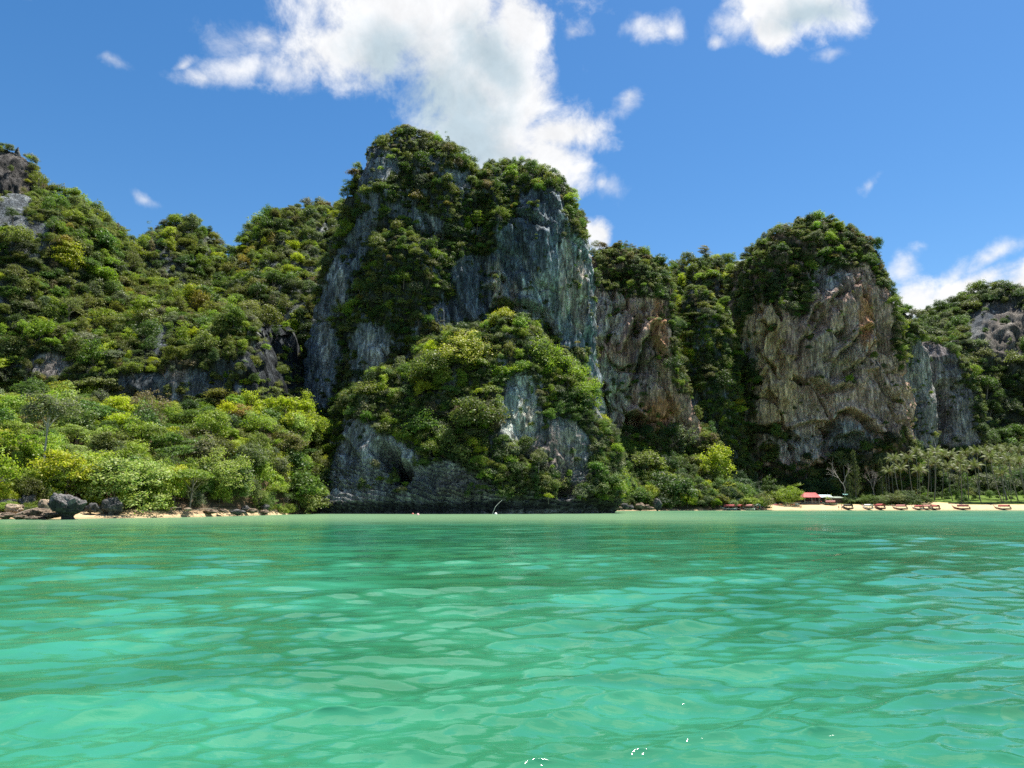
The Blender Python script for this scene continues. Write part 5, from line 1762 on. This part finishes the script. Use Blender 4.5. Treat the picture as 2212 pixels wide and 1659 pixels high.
# small palms by the huts
c = at_plane(1666, 1083, 388)
palm(c[0], c[1], 2.6, 'small pale palm over a heap of dead leaves, right of the boats', 401, 2.0, None, (.30, .32, .16), 11)
c = at_plane(1790, 1085, 396)
palm(c[0], c[1], 2.4, 'small bright palm between the huts behind the beach', 402, 3.6, None, (.24, .26, .07), 9)
M_THATCH = simple_mat('dead_leaves', (.30, .19, .10), .95, .35, 5)
c = at_plane(1664, 1091, 388)
c[2] = float(ground_z(c[0], c[1]))
mb = MB()
rt = random.Random(2)
for k in range(60):
    a = rt.uniform(0, 6.28)
    r = rt.uniform(.5, 1.5)
    mb.tube([(math.cos(a) * .2, math.sin(a) * .2, 1.5 + rt.uniform(-.2, .2)), (math.cos(a) * r * .6, math.sin(a) * r * .6, .9), (math.cos(a) * r, math.sin(a) * r, .05)], [.07, .09, .03], 4)
o = mb.build('leaf_heap', M_THATCH)
o.location = c
tag(o, 'heap of dead brown palm leaves on the sand right of the boats', 'heap of leaves')

# ------------------------------------------------------------------ huts behind the right beach
M_REDROOF = simple_mat('red_sheet_roof', (.58, .15, .14), .95, .22, 1.2)
M_BLUEROOF = simple_mat('pale_blue_sheet_roof', (.58, .74, .78), .4, .12, 1.5)
M_TEALROOF = simple_mat('teal_tarpaulin', (.10, .30, .28), .6, .2, 1)
M_GREENROOF = simple_mat('dull_green_roof', (.22, .27, .20), .7, .2, 1)
M_POST = simple_mat('grey_post', (.42, .39, .35), .85, .2, 2)
M_DKWOOD = simple_mat('dark_wood', (.07, .055, .045), .85, .3, 2)
M_BRWOOD = simple_mat('brown_boards', (.25, .13, .085), .85, .3, 2)
M_WHITE = simple_mat('white_paint', (.78, .78, .75), .5, .06, 2)
M_DECK = simple_mat('weathered_deck', (.23, .20, .18), .9, .25, 2)


def sheet_roof(root, w, dep, z_eave, z_ridge, mat, ridge_w, name='roof', ribs=True):
    """hipped sheet roof with a ridge along x and raised seams"""
    b = MB()
    hw, hd, rw = w / 2, dep / 2, ridge_w / 2
    t_ = .06
    for zo in (0, -t_):
        b.add([(-hw, -hd, z_eave + zo), (hw, -hd, z_eave + zo), (hw, hd, z_eave + zo), (-hw, hd, z_eave + zo), (-rw, 0, z_ridge + zo), (rw, 0, z_ridge + zo)],
              [(0, 1, 5, 4), (1, 2, 5), (2, 3, 4, 5), (3, 0, 4)] if zo == 0 else [(4, 5, 1, 0), (5, 2, 1), (5, 4, 3, 2), (4, 0, 3)])
    b.add([(-hw, -hd, z_eave), (hw, -hd, z_eave), (hw, hd, z_eave), (-hw, hd, z_eave), (-hw, -hd, z_eave - t_), (hw, -hd, z_eave - t_), (hw, hd, z_eave - t_), (-hw, hd, z_eave - t_)],
          [(0, 4, 5, 1), (1, 5, 6, 2), (2, 6, 7, 3), (3, 7, 4, 0)])
    o = b.build(name, mat, root)
    if ribs:
        r = MB()
        n = int(w / .55)
        for k in range(n + 1):
            x = -hw + w * k / n
            xt = x * ridge_w / w
            r.tube([(x, -hd, z_eave + .02), (xt, -.05, z_ridge + .02)], .035, 4)
        r.tube([(-rw, 0, z_ridge + .03), (rw, 0, z_ridge + .03)], .09, 5)
        r.build('seams', mat, o)
    return o


hc = at_plane(1755.5, 1091.5, 392)
hz = float(ground_z(hc[0], 394))
hut = thing('beach_hut', 'open beach hut with a red sheet roof and raised deck behind the right beach', 'hut', (hc[0], 395, hz))
MB().box((-.7, 0, .45), (10.5, 5.5, .5)).build('deck', M_DECK, hut)
mbk = MB()
for x in np.linspace(-5.6, 4.2, 7):
    for y in (-2.4, 2.4):
        mbk.box((x, y, .08), (.2, .2, .28))
mbk.build('footings', M_DKWOOD, hut)
for x in (-3.8, 0.0, 3.8):
    for y in (-2.5, 2.5):
        MB().tube([(x, y, .7), (x, y, 3.55)], .13, 6).build('post', M_POST, hut)
sheet_roof(hut, 9.2, 6.8, 3.5, 5.95, M_REDROOF, 6.2)
MB().box((0, 2.4, 2.0), (7.4, .12, 2.6)).build('back_wall', M_DKWOOD, hut)
MB().box((0, -2.5, 1.25), (7.4, .08, .10)).build('railing', M_POST, hut)
MB().box((-5.6, -.2, 3.35), (3.3, 5.4, .10), ry=-.04).build('side_roof', M_DECK, hut)
for y in (-2.6, 2.2):
    MB().tube([(-6.9, y, .1), (-6.9, y, 3.3)], .09, 6).build('post', M_DKWOOD, hut)
MB().box((1.6, .6, 1.35), (1.6, .8, 1.2)).build('counter', M_BRWOOD, hut)

bc = at_plane(1783, 1090, 401)
shed = thing('shed', 'shed with a pale blue sheet roof right of the red-roofed hut', 'shed', (bc[0], 402, float(ground_z(bc[0], 402))), .05)
MB().box((0, 1.5, 1.5), (6.2, 3.0, 3.0)).build('wall', M_DKWOOD, shed)
sheet_roof(shed, 7.4, 6.0, 3.0, 4.3, M_BLUEROOF, 6.9)
for x in (-3.2, 3.2):
    MB().tube([(x, -2.6, -.1), (x, -2.6, 3.0)], .09, 6).build('post', M_POST, shed)
gc_ = at_plane(1810, 1086, 403)
kio = thing('kiosk', 'low brown boarded kiosk with a dull green roof right of the blue-roofed shed', 'kiosk', (gc_[0], 404, float(ground_z(gc_[0], 404))))
for k in range(12):
    MB().box((-2.4 + k * .435, -1.5, 1.25), (.40, .06, 2.4)).build('board', M_BRWOOD, kio)
MB().box((0, .2, 1.2), (5.0, 3.2, 2.4)).build('wall', M_DKWOOD, kio)
sheet_roof(kio, 6.2, 4.8, 2.55, 3.3, M_GREENROOF, 4.0)
tt_ = at_plane(1828, 1072, 408)
tp = thing('canopy', 'small teal canopy half hidden in the trees right of the kiosk', 'canopy', (tt_[0], 408, float(ground_z(tt_[0], 408))))
MB().box((0, 0, 4.2), (3.2, 2.4, .08), rx=.25).build('cover', M_TEALROOF, tp)
for x in (-1.4, 1.4):
    for y in (-1, 1):
        MB().tube([(x, y, -.1), (x, y, 4.2 + y * .25)], .05, 5).build('pole', M_POST, tp)
# lamp post behind the boats
lc = at_plane(1627, 1095, 386)
lz = float(ground_z(lc[0], 386))
lp = thing('lamp_post', 'thin lamp post with a small white lamp behind the boat crowd', 'lamp post', (lc[0], 386, lz))
MB().tube([(0, 0, -.1), (0, 0, 4.6)], .05, 6).build('pole', M_POST, lp)
MB().tube([(0, 0, 4.55), (0, 0, 4.65), (0, 0, 4.95), (0, 0, 5.05)], [.08, .2, .2, .06], 8).build('lamp', M_WHITE, lp)

# low wall and stakes along the lawn
M_LOWWALL = simple_mat('shade_toned_stone', (.06, .062, .045), .95, .3, 2)  # dark tone paints in the shadow strip along the lawn
w0, w1 = 232, 340
lw = thing('low_wall', 'long low dark wall along the lawn behind the right beach', 'wall', (w0, float(shore(w0)) + 21, float(ground_z(w0, shore(w0) + 21))))
for k in range(27):
    x = k * 4.0
    y = float(shore(w0 + x) - shore(w0))
    MB().box((x + 2, y, .35), (3.94, .5 + .04 * (k % 3), .9 + .05 * (k % 2))).build('block', M_LOWWALL, lw)
for k in range(16):
    x = 236 + k * 5.6
    y = float(shore(x)) + 26
    st = MB().tube([(0, 0, -.2), (0.03, 0, 1.0)], .09, 6).build('stake', M_DKWOOD)
    st.location = (x, y, float(ground_z(x, y)))
    tag(st, 'short dark stake in the lawn behind the low wall, ' + ORD[k], 'stake', 'stakes along the lawn')


# ------------------------------------------------------------------ long-tail boats
def boat_meshes():
    n = 15
    xs = np.linspace(-4.2, 4.6, n)
    t_ = (xs + 4.2) / 8.8
    half = .95 * np.sin(math.pi * np.clip(.16 + .80 * t_, 0, 1)) ** .65
    half[-1] = .06
    half[-2] *= .6
    keel = .02 + .10 * (1 - t_) ** 3 + 1.25 * np.clip((t_ - .62) / .38, 0, 1) ** 2.2
    gun = .78 + .12 * (1 - t_) ** 2 + 1.25 * np.clip((t_ - .5) / .5, 0, 1) ** 1.8
    prof = [(0, 0), (.55, .05), (.85, .35), (1.0, 1.0)]
    V, F = [], []
    ring = [(-a, h) for a, h in prof[::-1]] + [(a, h) for a, h in prof[1:]]
    for i in range(n):
        for a, h in ring:
            V.append((xs[i], a * half[i], keel[i] + (gun[i] - keel[i]) * h))
        for a, h in ring[::-1]:
            V.append((xs[i] * .985, a * max(half[i] - .07, .01), min(keel[i] + .08 + (gun[i] - keel[i]) * h, gun[i])))
    m_ = len(ring) * 2
    for i in range(n - 1):
        for k in range(m_):
            a, b_ = i * m_ + k, i * m_ + (k + 1) % m_
            F.append((a, b_, b_ + m_, a + m_))
    F.append(tuple(range(m_))[::-1])
    F.append(tuple(range((n - 1) * m_, n * m_)))
    hull = (np.array(V), F)
    rail = MB()
    for sd in (-1, 1):
        rail.tube([(xs[i], sd * (half[i] + .015), gun[i] - .04) for i in range(n)], .065, 5)
    band = MB()
    for sd in (-1, 1):
        band.tube([(xs[i], sd * (half[i] * .985 + .02), keel[i] + (gun[i] - keel[i]) * .72) for i in range(n)], .07, 4)
    prow = MB().tube([(4.35, 0, 1.55), (4.75, 0, 2.2), (5.05, 0, 3.0)], [.12, .10, .07], 6)
    rib = MB().tube([(4.62, 0, 1.95), (4.72, 0, 2.15), (4.82, 0, 2.4)], [.19, .22, .17], 7)
    canopy = MB()
    k_ = 9
    vs, fs = [], []
    for x in np.linspace(-3.3, 2.1, 7):
        for j in range(k_):
            a = math.pi * j / (k_ - 1)
            vs.append((x, -1.08 * math.cos(a), 1.72 + 1.05 * math.sin(a) ** .6))
        for j in range(k_):
            a = math.pi * (k_ - 1 - j) / (k_ - 1)
            vs.append((x, -1.04 * math.cos(a), 1.70 + 1.0 * math.sin(a) ** .6))
    mm = 2 * k_
    for i in range(6):
        for k in range(mm):
            a, b_ = i * mm + k, i * mm + (k + 1) % mm
            fs.append((a, b_, b_ + mm, a + mm))
    fs += [tuple(range(mm))[::-1], tuple(range(6 * mm, 7 * mm))]
    canopy.add(vs, fs)
    eng = MB().box((-3.9, 0, 1.25), (.75, .5, .5)).box((-3.95, 0, 1.6), (.4, .3, .25))
    shaft = MB().tube([(-3.7, 0, 1.3), (-5.2, .1, .9), (-7.0, .15, .25)], [.06, .05, .04], 5)
    bench = [MB().box((x, 0, .62), (.35, 1.6, .07)) for x in (-1.8, -.4, 1.0, 2.3)]
    post = MB().tube([(0, 0, .7), (0, 0, 2.08)], .04, 5)
    return dict(hull=hull, rail=rail, band=band, prow=prow, rib=rib, canopy=canopy, eng=eng, shaft=shaft, bench=bench, post=post)


BP = boat_meshes()
_bm = {}


def cmat(name, col, rough=.55):
    if name not in _bm:
        _bm[name] = simple_mat(name, col, rough, .18, 1.5)
    return _bm[name]


def boat(u, Y, yaw, label, hullc, roofc, bandc, group, scale=1.0, canopy=True, z=None, tall=False, dz=0.0):
    c = at_plane(u, 1100, Y)
    gz = float(ground_z(c[0], Y))
    b = thing('longtail_boat', label, 'boat', (c[0], Y, max(gz, -.25) - .05 + dz), R_(yaw), group, scale)
    hm = cmat('hull_' + hullc[0], hullc[1])
    h = link_mesh('hull', mesh_np('hull', BP['hull'][0], BP['hull'][1], hm), b)
    BP['rail'].build('gunwale', cmat('trim_' + bandc[0], bandc[1]), h)
    BP['band'].build('stripe', cmat('trim_' + bandc[0], bandc[1]), h)
    BP['prow'].build('prow', cmat('white_prow', (.75, .74, .70)) if tall else cmat('brown_prow', (.28, .17, .10)), b)
    BP['rib'].build('ribbon', cmat('ribbon_red', (.55, .10, .10)), b)
    for q in BP['bench']:
        q.build('bench', cmat('bench', (.40, .32, .24)), b)
    if canopy:
        rf = BP['canopy'].build('canopy', cmat('canvas_' + roofc[0], roofc[1], .8), b)
        pm = BP['post'].mesh('post', M_POST)
        for x in (-2.7, -.5, 1.7):
            for y in (-.9, .9):
                p_ = link_mesh('post', pm, b)
                p_.location = (x, y, 0)
    BP['eng'].build('engine', cmat('engine', (.10, .10, .10)), b)
    BP['shaft'].build('propeller_shaft', cmat('engine', (.10, .10, .10)), b)
    return b


RED, PINK, DRED = ('red', (.42, .085, .085)), ('pink', (.52, .22, .19)), ('maroon', (.20, .04, .04))
DK, WH, NV, BR, CRM = ('dark', (.05, .045, .045)), ('white', (.74, .74, .70)), ('navy', (.04, .07, .14)), ('brown', (.13, .07, .045)), ('cream', (.66, .60, .46))
GRN, GREY = ('green', (.06, .16, .10)), ('grey', (.30, .31, .31))
GA, GC = 'long-tail boats moored along the right beach', 'long-tail boats crowded at the left end of the right beach'
boat(1831, 378.0, 104, 'dark boat with a dark canopy, leftmost of the single moored boats, people beside it', DK, DK, GREY, GA, .92)
boat(1875, 378.5, 100, 'white boat with a tall white prow and pale canopy', WH, WH, GREY, GA, .9, tall=True)
boat(1901, 378.5, 97, 'dark boat with a high deep red canopy right of the white boat', DK, RED, DRED, GA, .98)
boat(1945, 378.0, 122, 'cream striped boat with a pink canopy, alone in the middle of the beach', BR, PINK, CRM, GA, .88, tall=True)
boat(1984, 378.0, 108, 'left boat of the close trio, with a red canopy', BR, RED, WH, GA, .82)
boat(2001, 378.5, 114, 'middle boat of the close trio, with a pale pink canopy', BR, PINK, CRM, GA, .84, tall=True)
boat(2018, 378.0, 101, 'right boat of the close trio, with a red canopy and dark hull', DK, RED, DRED, GA, .9)
boat(2078, 379.0, 134, 'long dark red boat right of the trio', DRED, DRED, BR, GA, .9)
boat(2167, 379.5, 120, 'cream striped boat with a red canopy, rightmost on the beach', BR, RED, CRM, GA, .9)
boat(1574, 362.5, 142, 'navy boat with a long red canopy and white prow, leftmost of the crowd', NV, RED, WH, GC, .95, tall=True)
boat(1595, 365.0, 112, 'dark boat with a short red canopy in the crowd, right of the navy one', DK, RED, DRED, GC, .9)
boat(1614, 366.5, 132, 'white boat with a pink canopy in the middle of the crowd', WH, PINK, CRM, GC, .95)
boat(1632, 369.5, 104, 'dark green boat with a pale canopy at the right end of the crowd', GRN, WH, RED, GC, .95)
boat(1640, 371.5, 100, 'dark red boat at the very right of the crowd, seen end on', DRED, DRED, DK, GC, .85, canopy=False)
boat(1588, 371.0, 140, 'dark canopied boat drawn up behind the navy boat', DK, GREY, DK, GC, .95, dz=.2)
boat(1608, 375.0, 146, 'grey canopied boat drawn up behind the white boat', BR, GREY, DK, GC, .9, dz=.2)
boat(1638, 381.5, 170, 'red canopied boat high on the sand under the lamp post', BR, RED, CRM, GC, .85)
boat(1793, 389.5, 150, 'dark boat with a pink canopy pulled up beside the red-roofed hut', DK, PINK, GRN, None, .85)


# kayaks on the sand
def kayak(u, Y, yaw, label, col):
    c = at_plane(u, 1095, Y)
    k = thing('kayak', label, 'kayak', (c[0], Y, float(ground_z(c[0], Y))), R_(yaw), 'kayaks on the right beach')
    xs = np.linspace(-1.8, 1.8, 11)
    b = MB()
    b.tube([(x, 0, .22 + .12 * (x / 1.8) ** 2) for x in xs], [max(.03, .38 * (1 - (abs(x) / 1.82) ** 2.4)) for x in xs], 8)
    b.build('shell', cmat('kayak_' + col[0], col[1], .4), k, True)
    MB().tube([(-.35, 0, .56), (.35, 0, .56)], [.2, .2], 8).build('seat', cmat('engine', (.10, .10, .10)), k)
    return k


kayak(1676, 387, 12, 'red kayak lying left of the round bright bush', RED)
kayak(1684, 388.5, -8, 'orange kayak lying behind the red kayak', ('orange', (.70, .26, .10)))
kayak(1712, 389, 5, 'orange kayak below the round bright bush, nearest the hut', ('orange', (.70, .26, .10)))
kayak(1720, 390.5, -6, 'pale kayak between the round bright bush and the hut', WH)


# ------------------------------------------------------------------ people on the beach
M_SKIN = simple_mat('skin', (.42, .26, .18), .6, .08, 6)
M_HAIR = simple_mat('dark_hair', (.03, .022, .018), .6, .2, 8)


def person(u, Y, yaw, label, shirt, shorts, bend=0.0, z=None):
    c = at_plane(u, 1097, Y)
    root = thing('person', label, 'person', (c[0], Y, max(float(ground_z(c[0], Y)), -.3) if z is None else z), R_(yaw))
    V = [(0, 0, .95), (0, bend * .15, 1.15), (0, bend * .3, 1.38), (0, bend * .38, 1.50), (0, bend * .42 + .02, 1.60), (0, bend * .44 + .02, 1.72)]
    Rr = [.14, .125, .15, .06, .095, .075]
    E = [(0, 1), (1, 2), (2, 3), (3, 4), (4, 5)]

    def chain(frm, pts, rr_):
        p_ = frm
        for q, r in zip(pts, rr_):
            V.append(q)
            Rr.append(r)
            E.append((p_, len(V) - 1))
            p_ = len(V) - 1
    for sd in (-1, 1):
        chain(0, [(sd * .10, .0, .88), (sd * .12, .04 * sd, .48), (sd * .13, -.02 + .06 * sd, .08), (sd * .14, .12 + .06 * sd, .04)], [.09, .06, .042, .035])
        chain(2, [(sd * .19, bend * .3, 1.40), (sd * .25, bend * .35 + .02, 1.12), (sd * .24, bend * .4 + .14, .88), (sd * .235, bend * .4 + .2, .80)], [.06, .042, .033, .03])
    me = bpy.data.meshes.new('body')
    me.from_pydata(V, E, [])
    me.materials.append(M_SKIN)
    o = link_mesh('body', me, root)
    md = o.modifiers.new('skin', 'SKIN')
    for i, sv in enumerate(me.skin_vertices[0].data):
        sv.radius = (Rr[i], Rr[i] * .85)
        sv.use_root = (i == 0)
    o.modifiers.new('smooth', 'SUBSURF').render_levels = 1
    b = bend
    MB().tube([(0, b * .08, .93), (0, b * .15, 1.13), (0, b * .3, 1.38), (0, b * .34, 1.45)], [.17, .155, .19, .10], 10).build('shirt', shirt, root, True)
    s = MB().tube([(0, 0, .98), (0, 0, .84)], [.165, .175], 10)
    for sd in (-1, 1):
        s.tube([(sd * .09, 0, .88), (sd * .12, .03 * sd, .55)], [.115, .10], 8)
    s.build('shorts', shorts, root, True)
    MB().tube([(0, b * .43, 1.60), (0, b * .43 - .015, 1.68), (0, b * .44 - .01, 1.76), (0, b * .44, 1.80)], [.09, .105, .085, .03], 8).build('hair', M_HAIR, root, True)
    return root


person(1812, 378.0, 10, 'person in dark clothes standing at the waterline, left of the dark canopied boat', cmat('cloth_dark', (.04, .04, .05)), cmat('cloth_dark', (.04, .04, .05)))
person(1818, 377.6, 200, 'person in a white shirt bending at the waterline left of the dark boat', cmat('cloth_white', (.7, .7, .68)), cmat('cloth_navy', (.05, .06, .12)), .8)
person(1823, 379.0, 170, 'person in a brown shirt standing close to the dark canopied boat', cmat('cloth_brown', (.2, .12, .08)), cmat('cloth_dark', (.04, .04, .05)))
person(1884, 379.5, 180, 'person in a grey shirt standing right of the white boat', cmat('cloth_grey', (.28, .28, .28)), cmat('cloth_dark', (.04, .04, .05)))
person(1893, 378.6, 160, 'person in a red shirt standing left of the boat with the deep red canopy', cmat('cloth_red', (.4, .08, .07)), cmat('cloth_navy', (.05, .06, .12)))
person(1645, 374.5, 190, 'person in a dark red shirt standing at the right end of the boat crowd', cmat('cloth_dred', (.22, .05, .06)), cmat('cloth_dark', (.04, .04, .05)))

# ------------------------------------------------------------------ floats and the leaning pole
M_PINKF = simple_mat('faded_pink_float', (.70, .42, .40), .5, .1, 4)
M_WHITEF = simple_mat('white_float', (.8, .78, .74), .5, .06, 4)


def buoy(u, Y, r, label, mat):
    c = at_plane(u, 1100, Y)
    b = thing('buoy', label, 'buoy', (c[0], Y, .05))
    MB().tube([(0, 0, -r), (0, 0, -r * .75), (0, 0, -r * .2), (0, 0, r * .45), (0, 0, r * .85), (0, 0, r * .98)], [r * .1, r * .7, r, r * .85, r * .45, r * .12], 14).build('float', mat, b, True)
    MB().tube([(0, 0, r * .9), (.05, 0, r * 1.2), (-.05, 0, r * 1.2), (0, 0, r * .92)], .035, 5).build('ring', M_POST, b)
    return b


buoy(903, 196, .42, 'faded pink buoy floating in front of the cave outcrop', M_PINKF)
buoy(1071, 215, .45, 'white buoy floating beside the leaning white pole', M_WHITEF)
buoy(892, 213, .35, 'small reddish buoy close to the outcrop, left of the pink one', simple_mat('red_float', (.5, .13, .10), .5, .1, 4))
a, m_, b_ = at_plane(1063, 1112, 215), at_plane(1070, 1095, 215.3), at_plane(1085, 1080, 216)
MB().tube([a, m_, at_plane(1077, 1087.5, 215.6), b_], [.07, .065, .055, .045], 8).build('pole', simple_mat('weathered_pole', (.5, .48, .44), .8, .2, 3))
tag(bpy.data.objects['pole.006'] if False else [o for o in COL.objects if o.name.startswith('pole') and o.parent is None][-1], 'bent white pole leaning out of the water in front of the outcrop', 'pole')
